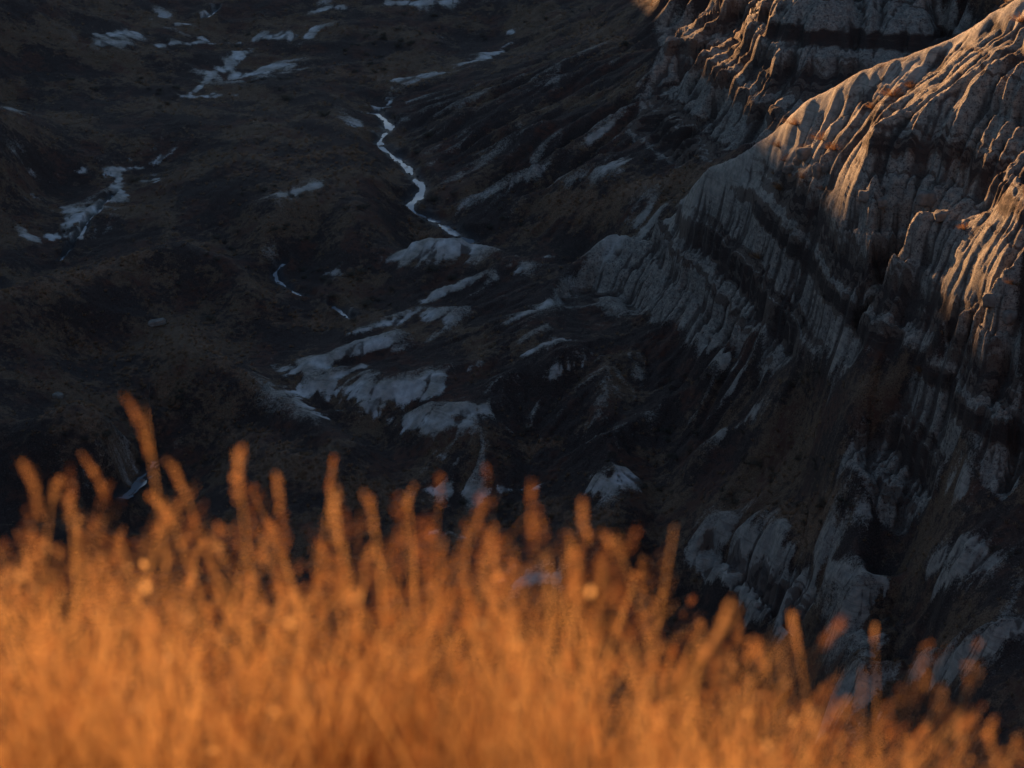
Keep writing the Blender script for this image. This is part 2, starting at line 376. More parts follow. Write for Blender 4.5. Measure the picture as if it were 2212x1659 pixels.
# streaks: noise drawn out along the fall line, the way runoff combs bare clay
def streaks(H, wl, step, n, seed):
    Hb = blur(H, 3 if step < 1.5 else 5); gi = np.gradient(Hb, axis=0); gj = np.gradient(Hb, axis=1)/1.15
    L = np.hypot(gi, gj)+1e-6; gi /= L; gj /= L
    rng = np.random.default_rng(seed); N = rng.standard_normal(H.shape); N = blur(N, wl, 1); N /= N.std()
    na, nr = H.shape; A, B = np.meshgrid(np.arange(na, dtype=float), np.arange(nr, dtype=float), indexing='ij'); out = N.copy(); cnt = 1
    for sgn in (1, -1):
        a = A.copy(); b = B.copy()
        for k in range(n):
            ia = np.clip(a, 0, na-1.01).astype(int); ib = np.clip(b, 0, nr-1.01).astype(int)
            a = a+sgn*step*gi[ia, ib]; b = b+sgn*step*gj[ia, ib]/1.0
            ia = np.clip(a, 0, na-2.01); ib = np.clip(b, 0, nr-2.01); i = ia.astype(int); j = ib.astype(int); fa = ia-i; fb = ib-j
            out += (N[i, j]*(1-fa)+N[i+1, j]*fa)*(1-fb)+(N[i, j+1]*(1-fa)+N[i+1, j+1]*fa)*fb; cnt += 1
    return out/out.std()
SK0 = streaks(H3, 0, 1.0, 5, 4); SK1 = streaks(H3, 1, 1.0, 9, 5); SK2 = streaks(H3, 2, 1.6, 14, 6)
BARE = np.clip(STEEP+0.9*MID, 0, 1)
SK3 = streaks(H3, 4, 2.2, 14, 7)
SL0 = np.clip(np.hypot(np.gradient(blur(H3, 3), axis=1)/1.15, np.gradient(blur(H3, 3), axis=0))/CELL, 0, 1.6)
H3 = H3+BARE*(0.5+SL0)/(1+0.5*SL0)*(1-0.5*TONG)*((0.09+0.09*STRIP)*np.minimum(np.abs(SK1), 1.3)+(0.035+0.03*STRIP)*SK0-0.34*(1-0.4*STRIP)*np.exp(-(SK2/0.38)**2))
H3 = H3+np.clip(SL0*1.3-0.3, 0, 1)*(0.42*OUT+0.26*np.clip(CL, 0, 1)*(1-0.6*STRIP)+0.22*RIDGE)*(-1.9*np.exp(-(SK3/0.26)**2))
# fine relief
H3 = H3+(0.05+0.03*MID)*fbm(GX/0.9, GY/0.9, 3, 31)+(1-STEEP)*(1-MID)*(0.15*fbm(GX/3.0, GY/3.0, 3, 41)+0.42*fbm(GX/10.0, GY/13.0, 2, 43)-0.30*np.abs(fbm(GX/14.0, GY/14.0, 2, 47)))
# ---------------------------------------------------------------- surface cover, kept as values on the ground's own points
def pale_strokes(txt):
    M = np.zeros(H3.shape)
    for ln in txt.strip().split('\n'):
        a, w, s = ln.split('|'); a = float(a); w = float(w)*0.8
        q = bump(H3, s, w, lambda d, t, L: a*np.exp(-(d/w)**2.2))
        if q: M[q[0]] = np.maximum(M[q[0]], q[1])
        q = bump(H3, s, w*2.6, lambda d, t, L: 0.52*a*np.exp(-(d/(w*2.6))**2))
        if q: M[q[0]] = np.maximum(M[q[0]], q[1])
    return M
# strength | half width m | sight line points
PALE = """
1.00|2.60|1640 352,1700 305,1820 238,1900 198,2000 146,2100 88,2206 34
0.80|2.00|1320 545,1400 478,1500 415,1640 352
1.00|1.70|1510 1200,1560 1205,1620 1240,1680 1285,1720 1320
0.90|1.00|1700 1330,1745 1310
1.00|1.80|870 545,920 542,960 540,1010 534
1.00|1.20|926 650,970 630,1015 612
0.90|1.20|738 741,820 704,900 680,960 690
1.00|1.56|640 800,708 782,760 767,830 747
0.90|0.55|708 824,760 802,796 789
0.90|0.47|748 840,797 827
0.90|0.70|850 833,900 823,947 810,1015 796
1.00|1.72|650 852,708 847,742 860,810 867,880 862,945 847
1.00|1.01|680 892,760 902,830 902,895 907,950 907
1.00|0.90|955 895,1050 887
0.70|0.90|926 922,1015 912
1.00|1.00|830 935,878 925
1.00|0.85|930 1056,960 1062,1015 1060,1100 1056,1160 1050
0.50|0.6|945 977,985 1000
1.00|1.00|1275 1045,1320 1047,1370 1027
0.80|0.60|1125 554,1195 555
0.80|0.90|1075 602,1130 584
0.60|0.70|845 667,870 662
0.80|0.80|700 592,740 590
0.70|1.60|575 765,610 800,640 840,650 870,680 895
0.50|0.94|660 735,720 735
0.70|0.90|600 572,594 600,614 620,660 637
0.60|1.20|720 660,760 680
1.03|1.92|184 471,184 492,157 519,140 530
1.03|1.08|239 423,212 450,188 471
1.03|1.32|68 381,153 371,205 367
1.03|1.56|218 381,266 367,324 357,369 330
1.03|0.84|335 376,340 392
1.03|1.20|246 398,259 425
1.03|1.44|140 447,160 480,137 507,68 514
1.03|1.20|70 425,92 432
0.50|1.28|0 234,89 241
1.03|1.20|50 217,80 215
1.03|1.08|328 39,365 32
1.03|0.96|375 56,444 36,468 18
1.03|1.44|212 76,293 73
1.03|0.96|218 93,266 92
1.03|1.56|437 83,512 97,546 86,666 76,683 60
1.03|1.68|546 97,512 124,461 155
1.03|2.88|529 165,580 145,615 145
1.03|1.44|403 210,478 207
0.70|1.20|608 422,649 412,683 400
1.03|1.44|700 18,751 15
1.00|1.40|760 270,812 246,838 212
0.90|1.60|844 5,895 8,974 2
1.00|1.70|855 173,913 162,954 156,991 142,1036 128,1080 108,1107 87
0.80|1.00|1080 69,1124 73
0.60|1.00|955 80,975 80
0.50|2.50|838 208,913 215
0.28|4.50|870 250,960 250,1010 230
0.25|4.00|980 300,1060 330,940 330
0.41|1.20|981 458,1032 427,1083 407,1186 369
0.39|1.10|1213 410,1271 376,1330 350
0.33|1.00|1199 343,1233 323
0.60|1.00|1274 299,1332 272
0.39|1.30|1151 193,1200 173
0.90|1.20|1315 362,1356 345
0.33|1.00|1124 273,1180 270
0.90|0.80|1467 704,1528 738,1562 772,1597 799
0.70|0.90|1569 842,1585 830
0.70|0.90|1624 902,1600 915
0.60|0.60|1494 970,1562 942
0.80|1.00|1733 758,1818 772
0.55|1.00|1100 700,1180 660,1230 640
0.60|1.00|1040 790,1150 755,1230 730
0.50|1.00|1130 850,1250 800,1330 760
0.50|1.10|1290 720,1400 705,1480 720
0.70|0.56|1750 1264,1835 1247,2006 1226,2126 1194
0.80|0.62|1818 1336,1904 1301,2040 1267,2143 1218
0.70|0.43|1801 1363,1887 1342,1972 1308
0.70|0.50|1870 1414,1938 1370
0.90|0.62|1972 1448,2074 1431,2143 1397,2211 1349
0.80|0.56|1846 1489,1955 1465
0.80|1.12|1767 1585,1904 1537
0.60|0.60|1860 1095,1980 1085,2090 1065
0.50|0.80|1700 1175,1750 1190,1800 1160
0.50|1.00|120 1085,200 1050
0.50|0.80|930 1150,1010 1160
0.70|1.20|1090 1260,1200 1250
0.60|1.00|1450 1360,1500 1390
1.00|0.80|68 381,110 376,153 371,205 367,266 366,324 357,369 330
1.00|0.72|259 425,246 402,259 385
0.90|0.88|184 494,150 515,100 518,40 512
0.90|0.80|60 430,92 440,110 455
0.80|0.80|340 100,430 90,520 100
0.80|0.72|461 154,440 180,403 208
0.8|1.2|345 985,318 1010,290 1045
"""
SL = np.abs(np.gradient(blur(H3, 2), axis=1)/(RR*DTH*1.15)[None]); SA = np.abs(np.gradient(blur(H3, 2), axis=0)/CELL[None])
SLOPE = np.hypot(SL, SA)
CONV = (H3-blur(H3, 5))                       # ribs stand out, rills sink in
CONVW = (H3-blur(H3, 16))
N1 = fbm(GX/2.1, GY/2.1, 4, 51); N2 = fbm(GX/9, GY/9, 3, 61); N3 = fbm(GX/0.6, GY/0.6, 3, 71)
PM = pale_strokes(PALE)
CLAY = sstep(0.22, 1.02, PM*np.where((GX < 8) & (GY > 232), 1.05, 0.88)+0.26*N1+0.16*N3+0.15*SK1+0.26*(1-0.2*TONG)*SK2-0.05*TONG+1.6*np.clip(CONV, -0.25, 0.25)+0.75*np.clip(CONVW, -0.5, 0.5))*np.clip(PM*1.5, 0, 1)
CREST = STEEP*sstep(0.30, 0.62, SLOPE+0.10*N2)
cliff = np.clip(sstep(0.30, 0.75, np.clip(CL*2.0, 0, 1)*sstep(-0.05, 0.25, SLOPE+0.12*N1+0.1)+0.10*N1+0.06*SK2-0.16*(N2 > 0.55))*0.95+OUT*0.95, 0, 1)
ridge = RIDGE*sstep(-0.05, 0.30, CONVW+0.18*N1+0.1*N3)*0.8
speck = MID*sstep(0.25, 0.85, 0.9*CONV+0.28*N1+0.14*N3+0.15*N2+0.20*SK2+0.12*SK1)*0.50
CLAY = np.clip(np.maximum.reduce([CLAY, cliff*0.62, ridge*0.75, speck]), 0, 1)
RILL = np.clip(0.10+0.85*np.exp(-(SK2/0.30)**2)+0.95*np.exp(-(SK3/0.17)**2)*np.clip(CL+OUT, 0, 1)+0.3*np.exp(-(SK1/0.3)**2)-0.9*np.clip(CONV, -0.3, 0.3)-0.10*SK1, 0, 1)  # sediment lines along the grooves, also painting in their shade
WHITE = np.clip(CLAY*1.1-0.15, 0, 1)*(PM > 0.02) if False else np.clip((PM-0.30)*1.35+0.18*N1+0.10*SK1, 0, 1)*np.clip(0.62+0.6*N1+0.25*N3, 0.25, 1)*(1-0.75*np.clip(CL, 0, 1))*(1-0.6*RIDGE)*np.where(GX > 12, 0.12, 1.0)*np.clip(0.75+0.5*N1, 0.3, 1)
CLAY = np.where(OUT > 0.4, np.maximum(CLAY, 0.85), CLAY)
GRASS = np.clip(0.5+0.55*N2+0.25*N1-0.2*MID, 0, 1)*(1-np.clip(STEEP*1.2, 0, 1))
warm = np.zeros(H3.shape)
for a, w, s in [(1, 2.5, "1200 430,1320 432,1450 400"), (1, 1.2, "0 640,100 615,250 570,320 545"), (.9, 2.5, "560 1000,700 1040,820 1080"), (.8, 3, "500 950,620 1000"),
                (.8, 3.5, "150 900,240 940"), (.9, 1.2, "880 490,960 510"), (.8, 2, "720 150,900 175"), (.7, 3, "1250 60,1330 100"), (.6, 2, "850 150,760 160"), (.9, 1.0, "1120 960,1200 955"),
                (.8, 1.2, "430 730,500 800,560 830"), (.7, 2, "600 690,700 700"), (.7, 3, "1150 1110,1300 1120"), (.8, 1.5, "1680 1100,1790 1120"), (.6, 3, "200 760,300 770"), (.5, 6, "300 860,360 800"), (.5, 8, "550 350,700 340")]:
    q = bump(H3, s, w, lambda d, t, L: a*np.exp(-(d/w)**2))
    if q: warm[q[0]] = np.maximum(warm[q[0]], q[1])
WARM = np.clip(warm*(0.8+0.5*N1), 0, 1)

# ---------------------------------------------------------------- streams cut into the ground
STREAMS = [("810 242,827 252,841 263,836 280,820 298,820 312,838 323,855 335,878 354,899 378,913 402,905 418,885 430,889 454,919 467,960 484,988 501,1020 522", 0.62),
           ("612 566,594 592,598 608,616 621,640 632,664 640", 0.36), ("716 658,734 670,756 684", 0.36),
           ("245 418,222 440,205 458,188 472,184 492,168 512,154 524,150 540,138 552,128 566", 0.26),
           ("334 990,318 1008,306 1022,296 1040,276 1056,262 1072", 0.42), ("470 16,452 34,430 40", 0.3)]
PATHS = []; WET = np.zeros(H3.shape); HC = H3.copy()
for s, w in STREAMS:
    P = np.array(hits(H3, s)); z = sample(blur(H3, 3), P[:, 0], P[:, 1])-0.25
    z = np.minimum.accumulate(z)                                    # water only runs down
    z = 0.5*z+0.5*np.linspace(z[0], z[-1], len(z)) if len(z) > 2 else z
    q = []
    for k in range(len(P)-1):
        for t in np.linspace(0, 1, 9)[:-1]: q.append([*(P[k]*(1-t)+P[k+1]*t), z[k]*(1-t)+z[k+1]*t])
    q.append([*P[-1], z[-1]]); q = np.array(q)
    for _ in range(3): q[1:-1] = 0.25*q[:-2]+0.5*q[1:-1]+0.25*q[2:]
    PATHS.append((q, w)); pad = 7
    sel = (np.abs(GX-(q[:, 0].min()+q[:, 0].max())/2) < (np.ptp(q[:, 0]))/2+pad) & (np.abs(GY-(q[:, 1].min()+q[:, 1].max())/2) < np.ptp(q[:, 1])/2+pad)
    ii = np.nonzero(sel); x = GX[ii]; y = GY[ii]; d = np.full(x.shape, 1e9); zz = np.zeros(x.shape)
    for a, b in zip(q, q[1:]):
        e = b[:2]-a[:2]; l2 = max(1e-9, e@e); t = np.clip(((x-a[0])*e[0]+(y-a[1])*e[1])/l2, 0, 1)
        dd = np.hypot(x-a[0]-t*e[0], y-a[1]-t*e[1]); m = dd < d; d = np.where(m, dd, d); zz = np.where(m, a[2]+(b[2]-a[2])*t, zz)
    ww = w*(1+0.75*perlin(x/2.2, y/2.8, 8))
    bed = zz-0.045+0.13*(d/ww)**2+0.09*perlin(x/0.5, y/1.0, 9)+0.08*perlin(x/1.9, y/2.6, 29)+0.05*perlin(x/0.25, y/0.3, 19)
    k = sstep(2.6*w+1.6, 1.15*w, d)
    HC[ii] = HC[ii]*(1-k)+np.minimum(bed, HC[ii]+0.4)*k
    WET[ii] = np.maximum(WET[ii], sstep(2.4*w, 0.9*w, d+0.4*N1[ii]))
H3 = HC

# ---------------------------------------------------------------- mesh building
def mesh_object(name, verts, faces, mat, parent=None, smooth=True, attrs=None, **props):
    me = bpy.data.meshes.new(name); verts = np.asarray(verts, np.float32); faces = np.asarray(faces, np.int32)
    me.vertices.add(len(verts)); me.vertices.foreach_set('co', verts.ravel())
    k = faces.shape[1]; me.loops.add(faces.size); me.loops.foreach_set('vertex_index', faces.ravel())
    me.polygons.add(len(faces)); me.polygons.foreach_set('loop_start', np.arange(0, faces.size, k, dtype=np.int32))
    me.polygons.foreach_set('loop_total', np.full(len(faces), k, np.int32))
    if smooth: me.polygons.foreach_set('use_smooth', np.ones(len(faces), bool))
    me.update(calc_edges=True)
    for n, a in (attrs or {}).items():
        at_ = me.attributes.new(n, 'FLOAT', 'POINT'); at_.data.foreach_set('value', np.asarray(a, np.float32).ravel())
    me.materials.append(mat); o = bpy.data.objects.new(name, me); COL.objects.link(o)
    if parent: o.parent = parent
    for p, v in props.items(): o[p] = v
    return o
# ---------------------------------------------------------------- materials
def material(name): 
    m = bpy.data.materials.new(name); m.use_nodes = True; nt = m.node_tree
    return m, nt, nt.nodes['Principled BSDF']
class G:
    """small helper to chain shader nodes"""
    def __init__(s, nt): s.nt = nt
    def n(s, t, **kw):
        o = s.nt.nodes.new(t)
        for k, v in kw.items(): setattr(o, k, v)
        return o
    def link(s, a, b): s.nt.links.new(a, b)
    def attr(s, name): return s.n('ShaderNodeAttribute', attribute_name=name).outputs['Fac']
    def noise(s, vec, scale, detail=4, rough=0.55):
        o = s.n('ShaderNodeTexNoise'); o.inputs['Scale'].default_value = scale; o.inputs['Detail'].default_value = detail; o.inputs['Roughness'].default_value = rough
        s.link(vec, o.inputs['Vector']); return o.outputs['Fac']
    def mix(s, f, a, b):
        o = s.n('ShaderNodeMix', data_type='RGBA'); 
        for i, v in ((0, f), (6, a), (7, b)):
            if hasattr(v, 'is_linked') or hasattr(v, 'links'): s.link(v, o.inputs[i])
            elif i == 0: o.inputs[0].default_value = v
            else: o.inputs[i].default_value = (*v, 1)
        return o.outputs[2]
    def math(s, op, a, b=0.0, c=0.0, clamp=False):
        o = s.n('ShaderNodeMath', operation=op, use_clamp=clamp)
        for i, v in enumerate((a, b, c)):
            if hasattr(v, 'links'): s.link(v, o.inputs[i])
            else: o.inputs[i].default_value = v
        return o.outputs[0]
    def rng(s, x, a, b, c=0.0, d=1.0):
        o = s.n('ShaderNodeMapRange', interpolation_type='SMOOTHSTEP')
        s.link(x, o.inputs[0])
        for i, v in enumerate((a, b, c, d)): o.inputs[i+1].default_value = v
        return o.outputs[0]
def ground_material():
    m, nt, b = material('badland_ground'); g = G(nt)
    pos = g.n('ShaderNodeNewGeometry').outputs['Position']
    fine = g.noise(pos, 9.0, 3, 0.7); med = g.noise(pos, 1.7, 4, 0.6); big = g.noise(pos, 0.22, 4, 0.6)
    st = g.n('ShaderNodeMapping'); st.inputs['Scale'].default_value = (0.25, 0.25, 7.0); g.link(pos, st.inputs['Vector'])
    bands = g.noise(st.outputs[0], 1.0, 4, 0.7)
    clay = g.attr('clay'); layer = g.attr('layer'); grass = g.attr('grass'); warm = g.attr('warm'); wet = g.attr('wet'); white = g.attr('white'); rill = g.attr('rill')
    # clay: pale grey with darker and browner beds
    c1 = g.mix(g.rng(med, 0.3, 0.7), PALE_A, PALE_B)
    c1 = g.mix(g.rng(layer, 0.50, 0.60), c1, BED_BROWN)
    c1 = g.mix(g.rng(layer, 0.76, 0.83), c1, BED_DARK)
    c1 = g.mix(g.math('MULTIPLY', g.rng(bands, 0.52, 0.66), 0.45), c1, (0.16, 0.12, 0.095))
    c1 = g.mix(white, c1, g.mix(g.rng(med, 0.3, 0.7), WHITE_A, WHITE_B))
    c1 = g.mix(g.math('MULTIPLY', g.rng(g.math('ADD', rill, g.math('MULTIPLY', g.math('SUBTRACT', fine, 0.5), 0.5)), 0.40, 0.95), 0.85), c1, (0.075, 0.058, 0.052))  # dark groove tint: sediment plus painted rill shade
    c1 = g.mix(g.math('MULTIPLY', g.rng(fine, 0.58, 0.75), 0.45), c1, (0.10, 0.085, 0.08))
    # dark ground: crusted soil, dry grass, rusty scree
    d1 = g.mix(g.rng(fine, 0.35, 0.65), SOIL_A, SOIL_B)
    gr = g.mix(g.rng(fine, 0.3, 0.62), GRASS_A, GRASS_B)
    d1 = g.mix(g.math('MULTIPLY', g.rng(g.math('ADD', grass, g.math('MULTIPLY', g.math('SUBTRACT', med, 0.5), 1.4)), 0.35, 0.75), 0.9), d1, gr)
    d1 = g.mix(g.math('MULTIPLY', g.rng(big, 0.50, 0.62), g.rng(med, 0.35, 0.6)), d1, RUST)
    wg = g.mix(g.rng(fine, 0.35, 0.62), WARM_A, WARM_B)
    d1 = g.mix(g.rng(g.math('ADD', warm, g.math('MULTIPLY', g.math('SUBTRACT', med, 0.5), 0.9)), 0.25, 0.8), d1, wg)
    brk = g.math('ADD', g.math('MULTIPLY', g.math('SUBTRACT', fine, 0.5), 1.3), g.math('MULTIPLY', g.math('SUBTRACT', g.noise(pos, 3.6, 4, 0.7), 0.5), 1.2))
    k = g.rng(g.math('ADD', clay, brk), 0.16, 0.76)
    c = g.mix(k, d1, c1)
    c = g.mix(g.math('MULTIPLY', wet, g.rng(fine, 0.3, 0.6, 0.55, 1.0)), c, (0.035, 0.033, 0.036))
    g.link(c, b.inputs['Base Color'])
    g.link(g.math('MULTIPLY_ADD', wet, -0.45, 0.95), b.inputs['Roughness']); b.inputs['Specular IOR Level'].default_value = 0.25
    bp = g.n('ShaderNodeBump'); bp.inputs['Strength'].default_value = 0.8; bp.inputs['Distance'].default_value = 0.2
    g.link(g.math('ADD', g.math('MULTIPLY', fine, 0.6), g.math('ADD', med, g.math('MULTIPLY', g.noise(pos, 30, 2), 0.25))), bp.inputs['Height']); g.link(bp.outputs[0], b.inputs['Normal'])
    return m
WHITE_A = (0.56, 0.56, 0.56); WHITE_B = (0.78, 0.77, 0.76)
PALE_A = (0.27, 0.25, 0.225); PALE_B = (0.45, 0.405, 0.345); BED_BROWN = (0.17, 0.13, 0.105); BED_DARK = (0.06, 0.045, 0.04)
SOIL_A = (0.030, 0.022, 0.020); SOIL_B = (0.078, 0.055, 0.048); GRASS_A = (0.055, 0.038, 0.029); GRASS_B = (0.22, 0.14, 0.088)
RUST = (0.105, 0.052, 0.038); WARM_A = (0.085, 0.053, 0.037); WARM_B = (0.27, 0.165, 0.105)
MAT_GROUND = ground_material()

# ---------------------------------------------------------------- ground mesh: rows crowd where the slopes face the rim
NTUFT = 500
NC, NROW = 900, 1220
Hs = blur(H3, 6); drr = np.diff(RR)[None]; elev = np.arctan2(-Hs, RR[None])[:, :-1]
wgt = np.clip(drr*np.sin(elev)+np.diff(Hs, axis=1)*np.cos(elev), 0.10*drr, None)/RR[None, :-1]
wgt = blur(wgt, 8)*np.where((RR[:-1] < 120)[None], 0.5, 1.0)
cum = np.concatenate([np.zeros((wgt.shape[0], 1)), np.cumsum(wgt, 1)], 1); cum /= cum[:, -1:]
ai = np.linspace(0, len(AZ)-1, NC); tt = np.linspace(0, 1, NROW); JJ = np.zeros((NC, NROW))
for c in range(NC):
    i = min(int(ai[c]), len(AZ)-2); f = ai[c]-i
    JJ[c] = np.interp(tt, cum[i]*(1-f)+cum[i+1]*f, np.arange(len(RR)))
II = np.repeat(ai[:, None], NROW, 1)
def gather(F):
    i = np.minimum(II.astype(int), F.shape[0]-2); j = np.minimum(JJ.astype(int), F.shape[1]-2); a = II-i; b = JJ-j
    return (F[i, j]*(1-a)+F[i+1, j]*a)*(1-b)+(F[i, j+1]*(1-a)+F[i+1, j+1]*a)*b
VX, VY, VZ = gather(GX), gather(GY), gather(H3)
vst = gather(STEEP); vcl = gather(CLAY)
VZ = VZ+(0.018*fbm(VX/0.28, VY/0.28, 2, 101)+0.075*(1-np.clip(vst, 0, 1))*(1-0.8*np.clip(vcl, 0, 1))*fbm(VX/0.75, VY/0.75, 3, 103))*(1-gather(WET))
lay = gather(ZW-0.15*SK2)
LAYER = np.clip(0.36+0.62*perlin(lay*0.42, 0*lay+3.3, 4)+0.45*perlin(lay*1.3, 0*lay+7.7, 5)+0.30*perlin(lay*3.9, 0*lay+1.7, 6)+0.10*gather(N1), 0, 1)*(0.35+0.65*vst)
hz = gather(H3)+0.35*gather(N1)+0.02*VX; LAYER = np.maximum(LAYER, 0.95*np.exp(-((hz+50.6)/0.85)**8)*(VY > 212)*(VX > 16))
LAYER = np.maximum(LAYER, 0.9*np.exp(-((hz+58.0-0.02*VX)/0.75)**8)*(VY < 205)*(VX > 18))
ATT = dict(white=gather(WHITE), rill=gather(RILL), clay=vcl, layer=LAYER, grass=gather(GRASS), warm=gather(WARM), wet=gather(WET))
# pieces of country, each its own stretch of ground
LAB = np.zeros(H3.shape, int)
LAB[inside(hits(H0, "1390 4,1470 100,1420 200,1380 300,1500 350,1640 318,1700 272,1820 200,1900 165,2000 112,2100 45,2180 4"), GX, GY)] = 1
LAB[(GX > 0) & (inside(hits(H0, "1180 600,1300 545,1400 482,1500 420,1600 388,1700 308,1820 244,1900 202,2000 150,2100 92,2205 40,2208 1140,1830 1065,1700 760,1430 700,1200 680"), GX, GY) |
              ((np.arctan2(GX, GY) > math.radians(11.9)) & (GY < 152) & (GY > 112)))] = 2
LAB[inside(hits(H0, "20 1100,10 900,60 720,300 700,430 712,560 800,700 905,860 1040,960 1120,700 1180,300 1180"), GX, GY)] = 3
LAB[inside(hits(H0, "1480 1240,1490 1150,1700 1200,1830 1230,2130 1175,2209 1180,2209 1640,1600 1640,1560 1400"), GX, GY)] = 4
lab = LAB[np.minimum(II.astype(int), 560), np.minimum(JJ.astype(int), LAB.shape[1]-1)]
idx = np.arange(NC*NROW).reshape(NC, NROW)
F = np.stack([idx[:-1, :-1], idx[1:, :-1], idx[1:, 1:], idx[:-1, 1:]], -1).reshape(-1, 4); FL = lab[:-1, :-1].ravel()
VV = np.stack([VX, VY, VZ], -1).reshape(-1, 3)
NAMES = ['valley_floor', 'far_cliff', 'badland_hillside', 'grassy_hill', 'eroded_ridge_slope']
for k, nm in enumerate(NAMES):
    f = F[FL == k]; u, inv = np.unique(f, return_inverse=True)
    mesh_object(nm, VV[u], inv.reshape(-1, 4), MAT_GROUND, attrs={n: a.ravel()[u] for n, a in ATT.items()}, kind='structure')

# the country round about: rim underfoot, canyon walls left and right, plains beyond, and an added far wall that shades the valley
def rim_left(y): return -12.7-np.where(y > 384, 0.09*(y-440), 0.09*(384-440)+0.02*(y-384))
def outer(x, y):
    n = 2.2*fbm(x/24, y/24, 4, 7)
    zl = rim_left(np.clip(y, -200, 700))
    lw = zl-60*sstep(-142, -98, x+4*n)+0.5*n
    rw = -72+74*sstep(48, 130, x+4*n)+n
    shade_wall = np.interp(x, [-400, -175, -163, -144, -117, -100, -60, 0, 200], [43, 43, 37.5, 21.5, 2.5, -12, -30, -44, -40])  # unseen wall added; crest heights shaped to shade the valley, not the spurs
    fw = -66+(shade_wall+66)*sstep(560, 612, y+2*n)*(1-0.6*sstep(626, 690, y))+0.8*n
    bw = -72+70*sstep(60, 0, y)
    return np.maximum.reduce([-73+0.6*n, lw, rw, fw, bw])
def country(x, y):
    r = np.hypot(x, y); a = np.abs(np.arctan2(x, y)); k = sstep(math.radians(15), math.radians(32), a)
    k = np.maximum(k, sstep(446, 560, r)); rc = np.maximum(r, R0); s = SUR(x/r*rc, y/r*rc)
    base = s*(1-k)+outer(x/r*rc, y/r*rc)*k
    t = np.clip((r-4.2)/(R0-4.2), 0, 1)**0.72
    near = -2.0-0.06*np.clip(y, 0, 5)-1.6*(1-np.exp(-np.clip(r-3.9, 0, 50)/1.2))-0.10*np.clip(x, -3, 3)+0.03*perlin(x*1.3, y*1.3, 3)
    front = near*(1-t)+base*t
    return np.where(r >= R0, base, front)
na_, nr_ = 300, 190
th = np.linspace(-math.pi, math.pi, na_+1)[:-1]
th = np.sort(np.concatenate([th[np.abs(th) > TH+0.02], [-TH, TH], np.linspace(-TH, TH, 60)[1:-1]]))
rr = np.concatenate([[0.3, 1, 2], np.exp(np.linspace(math.log(3.0), math.log(R0), 60)), np.exp(np.linspace(math.log(R0+3), math.log(444.0), 70)), np.exp(np.linspace(math.log(460), math.log(700), 50)), np.exp(np.linspace(math.log(720), math.log(1800), 22))])
ox = rr[None]*np.sin(th)[:, None]; oy = rr[None]*np.cos(th)[:, None]; oz = country(ox, oy)
idx = np.arange(ox.size).reshape(ox.shape); nxt = np.roll(idx, -1, 0)
f = np.stack([idx[:, :-1], nxt[:, :-1], nxt[:, 1:], idx[:, 1:]], -1)
inw = (np.abs(th) <= TH+1e-6) & (np.abs(np.roll(th, -1)) <= TH+1e-6); rin = (rr[:-1] > R0-0.1) & (rr[:-1] < 444.5)
keep = ~(inw[:, None] & rin[None]); f = f[keep]
vv = np.stack([ox, oy, oz], -1).reshape(-1, 3); sl = np.abs(np.gradient(oz, axis=1))/np.maximum(0.3, np.gradient(ox, axis=1)**2+np.gradient(oy, axis=1)**2)**0.5
cl = sstep(0.5, 0.9, sl)*0.6
mesh_object('canyon_land', vv, f, MAT_GROUND, attrs=dict(white=0*oz, rill=0*oz, clay=cl, layer=np.clip(0.5+0.4*np.sin(oz*1.9), 0, 1), grass=0.5+0*oz, warm=0*oz, wet=0*oz), kind='structure')

# ---------------------------------------------------------------- water
def water_material():
    m, nt, b = material('stream_water'); g = G(nt)
    pos = g.n('ShaderNodeNewGeometry').outputs['Position']
    b.inputs['Base Color'].default_value = (0.22, 0.24, 0.27, 1); b.inputs['Roughness'].default_value = 0.06; b.inputs['IOR'].default_value = 1.5
    b.inputs['Specular IOR Level'].default_value = 0.5
    bp = g.n('ShaderNodeBump'); bp.inputs['Strength'].default_value = 0.25; bp.inputs['Distance'].default_value = 0.02
    g.link(g.noise(pos, 6.0, 3), bp.inputs['Height']); g.link(bp.outputs[0], b.inputs['Normal'])
    return m
MAT_WATER = water_material()
WL = ["narrow bright stream winding down the valley floor from the clay flats to the pale mound", "short curved stream bend between dark grassy banks below the pale mound", "small bright puddle at the end of the stream bend beside the clay wash",
      "thin bright trickle running down beside the pale flats at the left edge", "short wide pool of pale water in the dark gully behind the tall grass", "thin trickle between clay patches at the far top left"]
for (q, w), lb in zip(PATHS, WL):
    tn = np.gradient(q[:, :2], axis=0); tn /= np.linalg.norm(tn, axis=1, keepdims=True)+1e-9; nr2 = np.stack([-tn[:, 1], tn[:, 0]], 1)
    off = np.linspace(-1, 1, 5)*w*1.45; ar = np.arange(len(q)); wob = {True: 1+0.5*perlin(ar*.31, ar*0+.5, 61), False: 1+0.5*perlin(ar*.31, ar*0+.5, 62)}
    V = np.concatenate([np.concatenate([q[:, :2]+nr2*(o_*wob[o_ > 0])[:, None], q[:, 2:3]], 1) for o_ in off]); n = len(q)
    Fw = [[a*n+i, (a+1)*n+i, (a+1)*n+i+1, a*n+i+1] for a in range(4) for i in range(n-1)]
    mesh_object('stream', V, Fw, MAT_WATER, kind='structure', label=lb)
